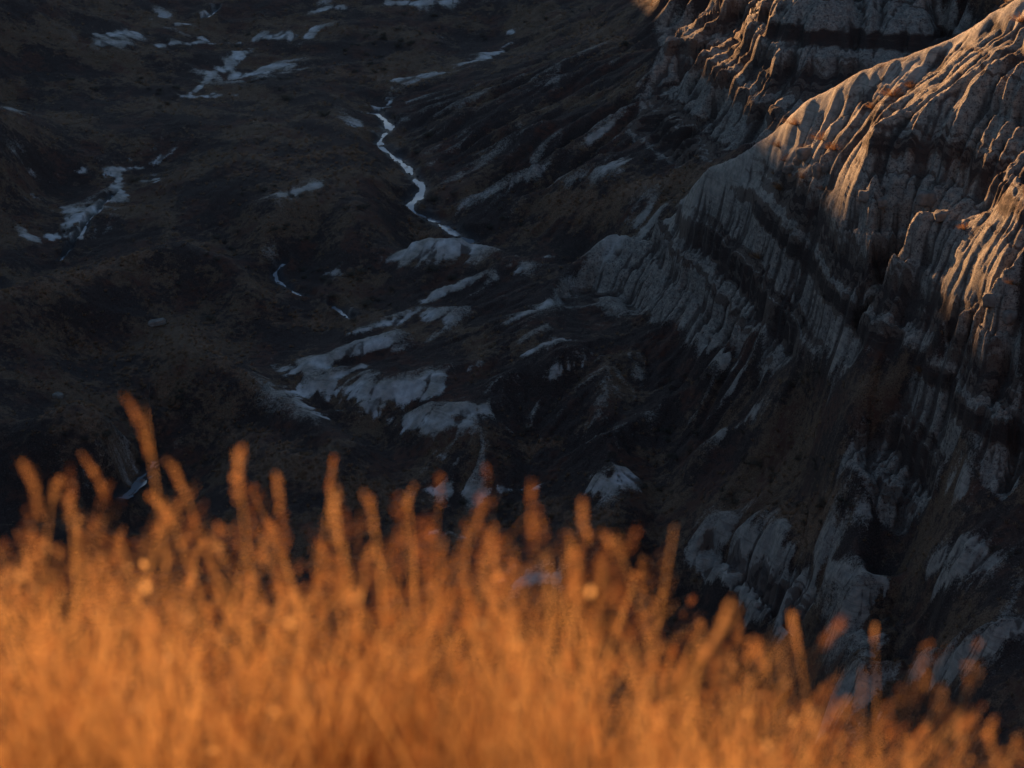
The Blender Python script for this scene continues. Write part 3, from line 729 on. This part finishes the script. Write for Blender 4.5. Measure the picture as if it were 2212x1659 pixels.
# ---------------------------------------------------------------- loose things
rng = np.random.default_rng(42)
def ground(u, v):
    p = hit(H3, u, v); return np.array([p[0], p[1], float(sample(H3, p[0], p[1]))])
def thing(o, label, cat, group=None):
    o['label'] = label; o['category'] = cat
    if group: o['group'] = group
    return o
def empty(name, loc):
    o = bpy.data.objects.new(name, None); COL.objects.link(o); o.location = loc; o.empty_display_size = 0.2; return o
def simple_mat(name, c1, c2, scale, rough=0.9, bump=0.0, attr=None, trans=0.0):
    m, nt, b = material(name); g = G(nt); pos = g.n('ShaderNodeTexCoord').outputs['Object']
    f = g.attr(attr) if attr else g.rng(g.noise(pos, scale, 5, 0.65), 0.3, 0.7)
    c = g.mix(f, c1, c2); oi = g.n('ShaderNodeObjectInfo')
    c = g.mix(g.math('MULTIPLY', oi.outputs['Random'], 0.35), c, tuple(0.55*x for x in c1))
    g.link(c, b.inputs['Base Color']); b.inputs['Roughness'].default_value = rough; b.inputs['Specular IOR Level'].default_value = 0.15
    if bump:
        bp = g.n('ShaderNodeBump'); bp.inputs['Distance'].default_value = bump; g.link(g.noise(pos, scale*3, 4, 0.7), bp.inputs['Height']); g.link(bp.outputs[0], b.inputs['Normal'])
    if trans:
        t = g.n('ShaderNodeBsdfTranslucent'); g.link(c, t.inputs[0]); mx = g.n('ShaderNodeMixShader'); mx.inputs[0].default_value = trans
        g.link(b.outputs[0], mx.inputs[1]); g.link(t.outputs[0], mx.inputs[2]); g.link(mx.outputs[0], nt.nodes['Material Output'].inputs[0])
    return m
M_ROCK = simple_mat('weathered_sandstone', (0.20, 0.18, 0.16), (0.34, 0.31, 0.28), 1.6, 0.95, 0.05)
M_SAGE = simple_mat('sagebrush_twigs', (0.075, 0.068, 0.056), (0.17, 0.155, 0.125), 3.0, 0.9, trans=0.2)
M_RUSTB = simple_mat('dry_russet_brush', (0.16, 0.085, 0.045), (0.40, 0.23, 0.12), 3.0, 0.9, trans=0.35)
M_TUFT = simple_mat('valley_grass', (0.15, 0.10, 0.065), (0.40, 0.26, 0.155), 0.5, 0.9, attr='tip', trans=0.4)
M_TUFTW = simple_mat('straw_grass', (0.15, 0.095, 0.06), (0.46, 0.29, 0.175), 0.5, 0.9, attr='tip', trans=0.4)
M_STONE = simple_mat('dark_stream_stones', (0.03, 0.028, 0.028), (0.075, 0.068, 0.064), 2.0, 0.8)
M_WOOD = simple_mat('bare_branch_wood', (0.10, 0.09, 0.08), (0.18, 0.165, 0.15), 6.0, 0.9)
M_GRASS = simple_mat('dry_rim_grass', (0.10, 0.036, 0.014), (0.88, 0.52, 0.20), 1.0, 0.75, attr='tip', trans=0.52)  # dark end of the ramp carries painted shade at the stem bases
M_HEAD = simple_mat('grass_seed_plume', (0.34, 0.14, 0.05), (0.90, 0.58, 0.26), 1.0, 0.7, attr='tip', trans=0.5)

# boulders of harder bed material fallen or weathered out on the slopes
def boulder_mesh(seed, cracks=True):
    r_ = np.random.default_rng(seed); n, k = 22, 14
    th = np.linspace(0, 2*np.pi, n, endpoint=False); ph = np.linspace(-np.pi/2, np.pi/2, k); T, Pp = np.meshgrid(th, ph)
    d = np.stack([np.cos(Pp)*np.cos(T), np.cos(Pp)*np.sin(T), np.sin(Pp)], -1).reshape(-1, 3)
    s = np.sign(d)*np.abs(d)**0.72; s /= np.max(np.abs(s), axis=1, keepdims=True)**0.45
    o = r_.uniform(0, 50, 2); rad = 1+0.16*perlin(d[:, 0]*1.6+o[0], d[:, 1]*1.6+d[:, 2]*1.9+o[1], seed)+0.07*perlin(d[:, 0]*4+o[0], d[:, 2]*4+d[:, 1]*3, seed+1)
    if cracks: rad = rad-0.10*np.exp(-((d[:, 2]-0.25*d[:, 0]-0.1)/0.07)**2)-0.12*np.exp(-((d[:, 0]*0.8+d[:, 1]*0.5-0.25)/0.06)**2)
    v = s*rad[:, None]; f = [[j*n+i, j*n+(i+1) % n, (j+1)*n+(i+1) % n, (j+1)*n+i] for j in range(k-1) for i in range(n)]
    return v, f
BOUL = [(1745, 336, 1.55, 1.0, .85, "long pale cracked block on the sunlit crest above the two small round boulders"), (1766, 374, .62, .6, .95, "upright rounded boulder with a sunlit left edge below the long cracked block"),
        (1784, 368, .5, .45, .55, "small grey boulder just right of the upright rounded boulder"), (1706, 368, .85, .7, .6, "rounded grey boulder half buried at the lower left of the sunlit crest"),
        (1723, 352, .6, .5, .5, "broken block wedged left of the long cracked block on the crest"), (1868, 428, .8, .7, .7, "round boulder at the foot of the shadowed face, leftmost of the pair"),
        (1904, 441, .75, .6, .55, "small pale boulder at the foot of the shadowed face, right one of the pair"), (2000, 436, 1.1, .8, .9, "squat cracked boulder weathering out of the ribbed face right of the small pair"),
        (2034, 470, .9, .7, .6, "low boulder on the ledge above the lower sunlit spur"),
        (338, 700, 1.5, 1.1, .55, "low smooth clay dome in the dark hollow behind the left hill"), (126, 858, .8, .6, .45, "small grey rock on the top edge of the round brown mound"), (1962, 250, .55, .45, .4, "small block on the crest below the upper brush tufts"),
        (2140, 655, .9, .7, .8, "sunlit block at the right edge below the bright lower spur"), (2180, 690, .7, .6, .7, "dark boulder in the shade under the bright right hand spur")]
for i, (u, v, a, b_, c_, lab_) in enumerate(BOUL):
    p = ground(u, v); vv_, ff_ = boulder_mesh(300+i, i % 3 != 1); o = mesh_object('boulder', vv_*0.8, ff_, M_ROCK)
    o.location = p+np.array([0, 0, 0.25*c_]); o.scale = (a*0.8, b_*0.8, c_*0.8); o.rotation_euler = (rng.uniform(-.15, .15), rng.uniform(-.2, .1), rng.uniform(-.6, .6)); thing(o, lab_, 'boulder')

# brush: twiggy domes of thin upright shoots and small leaf flecks
def brush_mesh(seed, shoots, flecks, spread, h, wid=0.02):
    r_ = np.random.default_rng(seed); V = []; Fq = []; tip = []
    for k in range(shoots):
        a = r_.uniform(0, 2*np.pi); e = r_.uniform(0.05, 1.0)**0.6*spread; L = h*r_.uniform(.65, 1.1)*(1-0.35*(e/spread)**2)
        dx, dy = math.cos(a)*e, math.sin(a)*e; b0 = np.array([dx*0.15, dy*0.15, 0]); w = wid*r_.uniform(.6, 1.3); sx, sy = -math.sin(a+1)*w, math.cos(a+1)*w
        for t in (0, .5, 1):
            c = b0+np.array([dx*t**.8, dy*t**.8, L*t**(0.9+.3*e)])+r_.normal(0, .02, 3)*t; ww = 1-.75*t
            V += [c-np.array([sx*ww, sy*ww, 0]), c+np.array([sx*ww, sy*ww, 0])]; tip += [t, t]
        n = len(V)-6; Fq += [[n, n+1, n+3, n+2], [n+2, n+3, n+5, n+4]]
    for k in range(flecks):
        a = r_.uniform(0, 2*np.pi); q = r_.uniform(.2, 1)**.5; z = r_.uniform(.15, 1); e = spread*q*math.sqrt(max(.05, 1-(z*.85)**2))
        c = np.array([math.cos(a)*e, math.sin(a)*e, h*z*r_.uniform(.75, 1.05)]); d1 = r_.normal(0, 1, 3); d1 /= np.linalg.norm(d1); d2 = np.cross(d1, r_.normal(0, 1, 3)); d2 /= np.linalg.norm(d2); s = h*r_.uniform(.04, .085)
        n = len(V); V += [c-d1*s, c-d2*s*.5, c+d1*s, c+d2*s*.5]; tip += [z]*4; Fq.append([n, n+1, n+2, n+3])
    return np.array(V), Fq, np.array(tip)
def brush_data(name, mat, *a):
    v, f, t = brush_mesh(*a); o = mesh_object(name, v, f, mat, smooth=False, attrs=dict(tip=t)); me = o.data; bpy.data.objects.remove(o); return me
SAGE = [brush_data('sagebrush', M_SAGE, 500+i, 60, 260, 0.62, 0.62) for i in range(5)]
RUSTY = [brush_data('brush_tuft', M_RUSTB, 520+i, 150, 40, 0.78, 0.72, .012) for i in range(4)]
RT = [(1719, 268, 1.25, "russet brush on the skyline at the low end of the sunlit crest"), (1969, 188, 1.2, "golden brush high on the sunlit crest, upper one of the two in the hollow"), (1931, 206, 1.5, "wide russet brush in the hollow of the sunlit crest"),
      (1883, 232, .8, "small russet tuft right under the hollow on the sunlit slope"), (1777, 300, 1.3, "long russet brush in the middle of the lower sunlit slope"), (1743, 322, 1.1, "russet brush just above the long cracked block"),
      (1806, 322, 1.35, "dark russet brush on the lower right of the sunlit slope"), (1684, 316, 1.1, "dull brush at the shaded lower end of the crest skyline"), (1697, 346, 1.2, "russet brush left of the broken block on the crest"),
      (1737, 384, 1.1, "russet brush in the shade below the long cracked block"), (1781, 408, .95, "small russet brush at the lowest tip of the sunlit slope"), (1687, 408, 1.3, "dull grey brown brush on the shaded slope under the crest"),
      (1672, 374, .6, "small brown tuft left of the half buried boulder"), (2206, 45, 1.4, "orange brush on the crest at the top right corner"), (2156, 9, .9, "small orange brush on the skyline at the top right"),
      (2085, 494, .9, "dark red brush at the upper edge of the lower sunlit spur"), (2190, 612, 1.0, "golden brush on the bright spur at the right edge"), (1640, 556, 1.4, "dark brush in the cleft of the main ribbed face"), (1990, 800, .9, "brown brush in the shaded ribs of the right hand face")]
for i, (u, v, s, lab_) in enumerate(RT):
    o = bpy.data.objects.new('brush', RUSTY[i % 4]); COL.objects.link(o); p = ground(u, v); o.location = p-np.array([0, 0, .08]); o.scale = (s*rng.uniform(1.0, 1.5), s*rng.uniform(.8, 1.1), s*rng.uniform(.65, .95)); o.rotation_euler = (0, 0, i*1.7)
    thing(o, lab_, 'bush')
SG = [(290, 392, 2.6, "big round dark sagebrush on the pale flat at the left"), (140, 500, 1.3, "small dark sagebrush in the middle of the lower pale flat"), (190, 446, 1.3, "dark sagebrush at the top of the left trickle"), (935, 432, 2.2, "dark sagebrush beside the lower bend of the upper stream"),
      (925, 292, 2.0, "brown sagebrush on the bank right of the stream's wide pool"), (852, 254, 1.4, "sagebrush beside the head of the bright stream"), (900, 330, 1.7, "sagebrush between the stream and the grey slope"), (932, 584, 2.1, "tall sagebrush in front of the pale mound"),
      (976, 604, 1.9, "sagebrush at the right of the one in front of the pale mound"), (792, 660, 2.2, "round sagebrush between the stream bend and the clay wash"), (720, 640, 1.7, "sagebrush above the small puddle"), (140, 938, 1.1, "small green grey shrub on the face of the round brown mound"),
      (386, 614, 1.0, "pale dry shrub alone on the dark bank at the left"), (454, 690, 1.8, "dark shrub behind the peak of the grassy hill"), (860, 100, 1.8, "dark shrub below the pale flats at the top"), (700, 250, 2.6, "large dark shrub patch on the plain left of the stream"),
      (1780, 640, 1.5, "dark shrub on the ledge of the main face"), (620, 215, 2.4, "wide dark shrub at the centre of the plain"), (980, 420, 1.5, "shrub at the foot of the long grey rib"), (300, 1000, 1.6, "shrub overhanging the pool behind the tall grass")]
def put_sage(i, p, s, lab_, grp=None):
    o = bpy.data.objects.new('sagebrush', SAGE[i % 5]); COL.objects.link(o); o.location = (p[0], p[1], p[2]-0.05); o.scale = (s*.62, s*.62, s*.5); o.rotation_euler = (0, 0, i*2.1)
    thing(o, lab_, 'shrub', grp)
for i, (u, v, s, lab_) in enumerate(SG): put_sage(i, ground(u, v), s, lab_)
ZONES = [((430, 380, 800, 620), 34, "low sagebrush scattered over the brown plain left of the stream", "sagebrush on the plain left of the stream"), ((0, 100, 380, 330), 20, "dark low shrub on the shadowed flat at the upper left", "shrubs on the upper left flat"),
         ((450, 60, 830, 240), 30, "low shrub on the plain around the pale flats", "shrubs around the pale flats"), ((860, 20, 1350, 120), 26, "brown shrub on the far plain under the butte", "shrubs on the far plain"),
         ((830, 420, 1150, 520), 14, "shrub on the lower bank right of the stream", "shrubs on the bank below the grey ribs"), ((560, 570, 860, 720), 18, "shrub beside the stream bend and puddle", "shrubs around the stream bend"),
         ((1450, 800, 1800, 1130), 44, "small dark shrub on the hollow slope under the cliffs", "shrubs on the hollow slope"), ((1000, 930, 1450, 1180), 22, "small shrub at the foot of the hollow slope beside the wash", "shrubs at the foot of the slope"),
         ((80, 760, 420, 1010), 16, "shrub in the gully between the two brown hills", "shrubs in the left gully"), ((1750, 1080, 2200, 1200), 12, "shrub on the dark slope above the long clay ridge", "shrubs above the clay ridge")]
ci = 20
LAND = [(830, 290, "the wide pool of the stream"), (905, 405, "the lower bend of the stream"), (650, 412, "the lone pale patch on the plain"), (160, 510, "the thin left hand trickle"), (290, 355, "the pale flat at the left"), (512, 100, "the forked pale flat near the top"),
        (612, 145, "the pale flat behind the plain"), (600, 600, "the curved stream bend"), (750, 680, "the small puddle"), (960, 535, "the pale mound"), (1350, 350, "the foot of the butte"), (430, 720, "the peak of the grassy hill"), (160, 880, "the round brown mound"),
        (640, 820, "the grey clay wash"), (1580, 840, "the short white rib under the cliffs"), (1600, 1220, "the ribbed outcrop"), (1320, 1045, "the small white clay hump"), (1950, 1240, "the long clay ridge"), (900, 6, "the pale flat at the top edge"), (1040, 125, "the pale wash at the top centre"),
        (1200, 90, "the dark rise left of the butte"), (1820, 1010, "the foot of the right hand face"), (100, 240, "the dark slope at the left edge"), (720, 250, "the large dark shrub patch"), (300, 1020, "the pool behind the tall grass"), (1680, 760, "the base of the main face"), (1100, 480, "the mouth of the grey gully")]
def shrub_label(p, s):
    c, n_ = math.cos(PITCH), math.sin(PITCH); dep = p[1]*c+p[2]*n_; u = 1106+FPX*p[0]/dep; v = 829.5-FPX*(-p[1]*n_+p[2]*c)/dep
    L_ = min(LAND, key=lambda q: math.hypot(q[0]-u, 1.4*(q[1]-v))); du, dv = u-L_[0], v-L_[1]; d = math.hypot(du, dv)
    side = ("to the right of" if du > 0 else "to the left of") if abs(du) > 2.2*abs(dv) else (("above" if dv < 0 else "below") if abs(dv) > 1.1*abs(du) else (("above and right of" if du > 0 else "above and left of") if dv < 0 else ("below and right of" if du > 0 else "below and left of")))
    return "%s sagebrush %s %s %s" % ("small" if s < .95 else "mid sized" if s < 1.25 else "large", "close" if d < 55 else "a little" if d < 120 else "well", side, L_[2])
for (a, b_, c_, d_), n, lab_, grp in ZONES:
    for k in range(n):
        if k % 4 == 0: cu, cv = rng.uniform(a, c_), rng.uniform(b_, d_)
        p = ground(float(np.clip(cu+rng.normal(0, 28), a, c_)), float(np.clip(cv+rng.normal(0, 11), b_, d_)))
        if sample(CLAY, p[0], p[1]) > .45 or sample(WET, p[0], p[1]) > .3: continue
        sz = rng.uniform(.7, 1.6); put_sage(ci, p, sz, shrub_label(p, sz), grp); ci += 1

# a bare dead sapling standing in the gully left of the hill
dead = empty('dead_tree', ground(326, 935)); thing(dead, "thin bare dead sapling standing in the dark gully left of the grassy hill", 'tree')
def tube(pts, rad, sides=6):
    V = []; Fq = []
    for i, (p, r_) in enumerate(zip(pts, rad)):
        for k in range(sides): a = 2*np.pi*k/sides; V.append([p[0]+r_*math.cos(a), p[1]+r_*math.sin(a), p[2]])
        if i:
            for k in range(sides): q = (k+1) % sides; Fq.append([(i-1)*sides+k, (i-1)*sides+q, i*sides+q, i*sides+k])
    return V, Fq
v_, f_ = tube([(0, 0, 0), (-.05, 0, 1.2), (.05, 0, 2.4), (0.02, 0, 3.6), (.12, 0, 4.6), (.1, 0, 5.4)], [.07, .06, .05, .04, .03, .01]); mesh_object('trunk', v_, f_, M_WOOD, dead)
for (z, dx, dy, dz) in [(3.0, -.9, .3, 1.0), (3.5, .6, -.2, 1.0), (2.4, -.5, -.4, -.7), (4.2, -.4, .1, .8), (3.3, -1.3, .2, .1)]:
    v_, f_ = tube([(0.02, 0, z), (dx*.5, dy*.5, z+dz*.6), (dx, dy, z+dz)], [.028, .02, .008], 5); mesh_object('branch', v_, f_, M_WOOD, dead)

# ---------------------------------------------------------------- valley grass and stream stones, scattered with geometry nodes
def scatter(name, P, S, rotz, data, mat, label):
    src = []
    for me in data:
        o = bpy.data.objects.new(name+'_sprig', me); src.append(o)
    me = bpy.data.meshes.new(name); me.vertices.add(len(P)); me.vertices.foreach_set('co', np.asarray(P, np.float32).ravel())
    for n_, a, t in (('size', S, 'FLOAT'), ('turn', rotz, 'FLOAT'), ('pick', rng.integers(0, len(data), len(P)), 'INT')):
        q = me.attributes.new(n_, t, 'POINT'); q.data.foreach_set('value', np.asarray(a, np.float32 if t == 'FLOAT' else np.int32))
    ob = bpy.data.objects.new(name, me); COL.objects.link(ob); ob['kind'] = 'stuff'; ob['label'] = label
    ng = bpy.data.node_groups.new(name, 'GeometryNodeTree'); ng.interface.new_socket('Geometry', in_out='INPUT', socket_type='NodeSocketGeometry'); ng.interface.new_socket('Geometry', in_out='OUTPUT', socket_type='NodeSocketGeometry')
    N = ng.nodes; Lk = ng.links; gi = N.new('NodeGroupInput'); go = N.new('NodeGroupOutput'); m2p = N.new('GeometryNodeMeshToPoints'); iop = N.new('GeometryNodeInstanceOnPoints'); g2i = N.new('GeometryNodeGeometryToInstance')
    Lk.new(gi.outputs[0], m2p.inputs[0]); Lk.new(m2p.outputs[0], iop.inputs['Points'])
    for o in src:
        oi = N.new('GeometryNodeObjectInfo'); oi.inputs['Object'].default_value = o; Lk.new(oi.outputs['Geometry'], g2i.inputs[0])
    Lk.new(g2i.outputs[0], iop.inputs['Instance']); iop.inputs['Pick Instance'].default_value = True
    def na(n_, t):
        q = N.new('GeometryNodeInputNamedAttribute'); q.data_type = t; q.inputs[0].default_value = n_; return q.outputs['Attribute']
    Lk.new(na('size', 'FLOAT'), iop.inputs['Scale']); Lk.new(na('pick', 'INT'), iop.inputs['Instance Index'])
    cx = N.new('ShaderNodeCombineXYZ'); Lk.new(na('turn', 'FLOAT'), cx.inputs[2]); Lk.new(cx.outputs[0], iop.inputs['Rotation']); Lk.new(iop.outputs[0], go.inputs[0])
    md = ob.modifiers.new('scatter', 'NODES'); md.node_group = ng
    return ob
TUF = [brush_data('tuft', M_TUFT, 540+i, 26, 0, .34, .42, .022) for i in range(4)]
TUFW = [brush_data('tuft', M_TUFTW, 550+i, 26, 0, .34, .46, .022) for i in range(4)]
STN = []
for i in range(3):
    v_, f_ = boulder_mesh(700+i, False); o = mesh_object('stone', v_*0.5, f_, M_STONE); STN.append(o.data); bpy.data.objects.remove(o)
def scatter_points(n, dens, seed):
    """points spread evenly over the view's ground, kept where dens says so"""
    r_ = np.random.default_rng(seed); a = r_.uniform(0.2, 559.8, n); w = np.linspace(0, 1, len(RR)); pr = np.cumsum(np.sqrt(RR)); pr /= pr[-1]
    b = np.interp(r_.random(n), pr, np.arange(len(RR))); i = a.astype(int); j = np.minimum(b.astype(int), len(RR)-2)
    keep = r_.random(n) < dens[i, j]; a, b, i, j = a[keep], b[keep], i[keep], j[keep]; fa, fb = a-i, b-j
    f = lambda F: (F[i, j]*(1-fa)+F[i+1, j]*fa)*(1-fb)+(F[i, j+1]*(1-fa)+F[i+1, j+1]*fa)*fb
    return np.stack([f(GX), f(GY), f(H3)-0.03], 1), r_
okv = (1-np.clip(CLAY*2.2, 0, 1))*(1-np.clip(WET*2.5, 0, 1))*(1-np.clip(STEEP*1.1, 0, 1))*(1-0.55*MID)
P_, r_ = scatter_points(90000, okv*np.clip(0.35+0.9*N2+0.4*N1, 0.05, 1)*0.85, 1)
scatter('valley_grass', P_, r_.uniform(.3, .85, len(P_)), r_.uniform(0, 6.28, len(P_)), TUF, M_TUFT, "short brown grass tufts covering the shaded valley floor and hills")
P_, r_ = scatter_points(120000, np.clip(WARM*1.1, 0, 1)*(1-np.clip(CLAY*2, 0, 1)), 2)
scatter('straw_grass', P_, r_.uniform(.35, .9, len(P_)), r_.uniform(0, 6.28, len(P_)), TUFW, M_TUFTW, "paler straw coloured grass on the crests of the banks and hills")
wetd = np.clip(WET, 0, 1)*0.5+np.clip(PM*(GX < 5)*(N1 > 0.1), 0, 1)*0.06
P_, r_ = scatter_points(200000, wetd*0.5, 3)
scatter('stream_gravel', P_, 0.05+0.16*r_.random(len(P_))**3*1.4, r_.uniform(0, 6.28, len(P_)), STN, M_STONE, "dark stones and mud lumps along the stream beds and clay wash")

# ---------------------------------------------------------------- dry grass on the rim in front of the camera (far out of focus)
ENV = np.interp
EU = [-200, 0, 120, 300, 430, 560, 640, 700, 780, 900, 1000, 1100, 1200, 1300, 1380, 1460, 1540, 1640, 1740, 1850, 1950, 2060, 2150, 2230, 2400]
EV = [1170, 1165, 1125, 1125, 1215, 1165, 1215, 1105, 1110, 1140, 1220, 1265, 1225, 1225, 1320, 1410, 1420, 1410, 1460, 1550, 1600, 1650, 1690, 1760, 1840]
def rim_point(u, v, d):
    dx, dy, dz = ray(u, v); k = d/math.hypot(dx, dy); return np.array([dx*k, dy*k, dz*k])
def blade(V, Fq, T, root, tip, bend, w, seg=5, hue=0.0):
    side = np.array([rng.normal(), rng.normal(), 0]); side /= np.linalg.norm(side)+1e-9; n = len(V)
    for k in range(seg+1):
        t = k/seg; p = root*(1-t)+tip*t+bend*math.sin(t*math.pi)*1.0; ww = w*(1-0.8*t); V += [p-side*ww, p+side*ww]; T += [np.clip(t**1.7*.85+hue*(.25+.75*t), 0, 1)]*2  # colour darkens towards the root, painted shade deep in the grass
    for k in range(seg): Fq.append([n+2*k, n+2*k+1, n+2*k+3, n+2*k+2])
def plume(V, Fq, T, base, axis, L, n, rad, size, hue):
    ax = axis/np.linalg.norm(axis); cv = rng.normal(0, .17, 3)*L; cv[2] = -abs(cv[2])*.5
    for k in range(n):
        t = rng.random(); r_ = rad*math.sin(math.pi*min(.97, t*.8+.15)); d = rng.normal(0, 1, 3); d -= ax*(d@ax); d /= np.linalg.norm(d)+1e-9
        c = base+ax*L*t+cv*t*t+d*r_*rng.random()**.5; f = ax*.8+d*.7+rng.normal(0, .3, 3); f /= np.linalg.norm(f); g_ = np.cross(f, rng.normal(0, 1, 3)); g_ /= np.linalg.norm(g_)+1e-9; s = size*rng.uniform(.6, 1.4)
        m = len(V); V += [c-f*s, c+g_*s*.33, c+f*s, c-g_*s*.33]; T += [np.clip(hue+rng.uniform(0, .35), 0, 1)]*4; Fq.append([m, m+1, m+2, m+3])
V = []; Fq = []; T = []; V2 = []; F2 = []; T2 = []
rng = np.random.default_rng(2024)
def n1(x, y, k): return float(perlin(np.array([x]), np.array([y]), k)[0])
for k in range(NTUFT):
    u = rng.uniform(-240, 2460) if k < NTUFT*.68 else rng.choice([rng.uniform(-1500, -240), rng.uniform(2460, 3700)]); e = float(np.interp(u, EU, EV)); low = rng.random(); d = rng.uniform(2.75, 4.35)
    v = e-12+abs(rng.normal(0, 55)) if low < .34 else e+rng.uniform(20, 620)
    L = rng.uniform(.42, .74); base = rim_point(u, v, d)-np.array([0, 0, L]); lx = rng.normal(0, .10)+.04*math.sin(u/210.0); ly = rng.normal(0, .06)
    hue = rng.uniform(-.48, .36)+.45*n1(u/160.0, v/150.0, 14)-.40*float(sstep(1200, 850, u)*sstep(1330, 1470, v)); spread = rng.uniform(.12, .26)  # last term darkens lower-left tufts, painting in shade from other clumps
    for q in range(int(rng.integers(8, 17))):
        hh = rng.uniform(.55, 1.04) if q > 2 else rng.uniform(.92, 1.12); sx = rng.normal(0, spread)*L; sy = rng.normal(0, spread*.8)*L; root = base+np.array([rng.normal(0, .022), rng.normal(0, .022), 0]); tip = base+np.array([sx+lx, sy+ly, L*hh-abs(sx)*.5])
        bend = np.array([-sx*.22, -sy*.22, 0])+rng.normal(0, .018, 3); h2 = hue+rng.uniform(-.1, .12)
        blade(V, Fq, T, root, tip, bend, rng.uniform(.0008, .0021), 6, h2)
        if rng.random() < .68:
            ax = tip-root-bend*1.5; Lh = rng.uniform(.03, .10); plume(V2, F2, T2, tip-ax/np.linalg.norm(ax)*Lh*.7, ax, Lh, int(rng.integers(14, 40)), rng.uniform(.005, .019), rng.uniform(.0026, .0046), h2)
    for q in range(int(rng.integers(8, 15))):
        r2 = base+np.array([rng.normal(0, .04), rng.normal(0, .04), 0]); a = rng.uniform(0, 6.28); ln = L*rng.uniform(.35, .85); sp = rng.uniform(.05, .26)
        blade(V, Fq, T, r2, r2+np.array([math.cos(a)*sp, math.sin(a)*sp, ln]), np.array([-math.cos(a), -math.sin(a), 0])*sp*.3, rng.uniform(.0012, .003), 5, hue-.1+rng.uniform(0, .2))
for k in range(60):  # loose pale flecks added to read as bright blurred highlights
    u = rng.uniform(-100, 2300); v = float(np.interp(u, EU, EV))+rng.uniform(20, 420); p = rim_point(u, v, rng.uniform(2.8, 4.0)); m = len(V2); f = rng.normal(0, 1, 3); f /= np.linalg.norm(f); g_ = np.cross(f, rng.normal(0, 1, 3)); g_ /= np.linalg.norm(g_); s_ = rng.uniform(.005, .011)
    V2 += [p-f*s_, p+g_*s_*.7, p+f*s_, p-g_*s_*.7]; T2 += [1.0]*4; F2.append([m, m+1, m+2, m+3])
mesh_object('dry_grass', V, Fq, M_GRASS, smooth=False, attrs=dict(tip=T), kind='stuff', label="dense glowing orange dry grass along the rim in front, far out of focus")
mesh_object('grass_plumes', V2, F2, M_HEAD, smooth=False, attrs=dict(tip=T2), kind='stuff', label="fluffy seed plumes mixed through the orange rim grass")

# tall stalks that stand clear of the mass: (tip u, v) (foot u, v) distance, plume length, plume radius
ST = [(312, 885, 350, 1330, 3.3, .085, .0065, "tallest grass stalk, its slim plume standing clear of the grass at the left"), (74, 1012, 100, 1330, 3.2, .09, .008, "grass stalk with a curved orange plume near the left edge"), (150, 1066, 150, 1350, 3.3, .05, .010, "short rounded grass plume right of the one near the left edge"),
      (206, 1000, 290, 1340, 3.6, .07, .006, "faint slender stalk leaning left beside the pale pool"), (376, 1000, 470, 1320, 3.5, .06, .005, "thin stalk leaning left between the tallest stalk and the bright plume"), (350, 1075, 420, 1300, 3.4, .06, .006, "short stalk leaning left under the pool in the gully"),
      (507, 972, 530, 1330, 3.2, .10, .012, "brightest broad plume left of centre"), (604, 1030, 602, 1320, 3.4, .07, .007, "upright grass plume right of the brightest broad plume"), (722, 995, 660, 1300, 3.9, .07, .004, "faint stalk leaning right in front of the brown hillside"),
      (716, 1062, 742, 1350, 3.1, .10, .008, "tall thick plume at the left of centre, lit deep orange"), (802, 1078, 812, 1340, 3.3, .06, .008, "plume just right of the tall thick deep orange plume"), (880, 1062, 882, 1320, 3.6, .04, .006, "small round plume standing under the grey clay wash"),
      (1058, 1178, 1130, 1450, 3.2, .08, .008, "plume leaning left below the centre of the picture"), (1140, 1072, 1185, 1400, 3.1, .09, .0065, "long straight stalk standing alone right of centre"), (1240, 1066, 1345, 1420, 3.2, .10, .0065, "long stalk leaning left, right of the straight lone stalk"),
      (1328, 1150, 1392, 1420, 3.3, .055, .015, "round drooping plume beside the long leaning stalk"), (1228, 1178, 1236, 1400, 3.6, .05, .006, "short plume between the two long stalks"), (1600, 1310, 1400, 1560, 2.9, .12, .012, "broad blurred plume leaning right across the ribbed outcrop"),
      (1650, 1390, 1650, 1620, 3.3, .06, .009, "plume below the ribbed outcrop"), (1715, 1330, 1740, 1640, 3.4, .08, .005, "thin upright stalk right of the ribbed outcrop"), (1888, 1355, 1880, 1640, 3.7, .03, .005, "faint thin stalk in front of the lower clay ridges"), (2135, 1560, 2150, 1800, 3.2, .06, .008, "last plume at the lower right corner")]
for (u, v, fu, fv, d, Lh, rd, lab_) in ST:
    tip = rim_point(u, v, d); foot = rim_point(fu, fv, d+.05); ax = tip-foot; ext = foot-ax/np.linalg.norm(ax)*.30; root = empty('grass_stalk', ext); thing(root, lab_, 'grass stalk', 'tall grass stalks above the rim grass')
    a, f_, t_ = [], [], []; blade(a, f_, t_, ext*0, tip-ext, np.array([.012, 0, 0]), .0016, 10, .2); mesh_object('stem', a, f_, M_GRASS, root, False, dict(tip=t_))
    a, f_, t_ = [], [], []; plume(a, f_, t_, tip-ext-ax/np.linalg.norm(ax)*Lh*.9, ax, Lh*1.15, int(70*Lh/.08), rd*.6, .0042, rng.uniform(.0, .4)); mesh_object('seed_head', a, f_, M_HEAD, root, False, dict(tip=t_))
    a, f_, t_ = [], [], []; m_ = (tip-ext)*.35; blade(a, f_, t_, m_*.4, m_+np.array([rng.choice([-1, 1])*.09, .03, .10]), np.array([0, 0, .03]), .0028, 6, .1); mesh_object('leaf', a, f_, M_GRASS, root, False, dict(tip=t_))
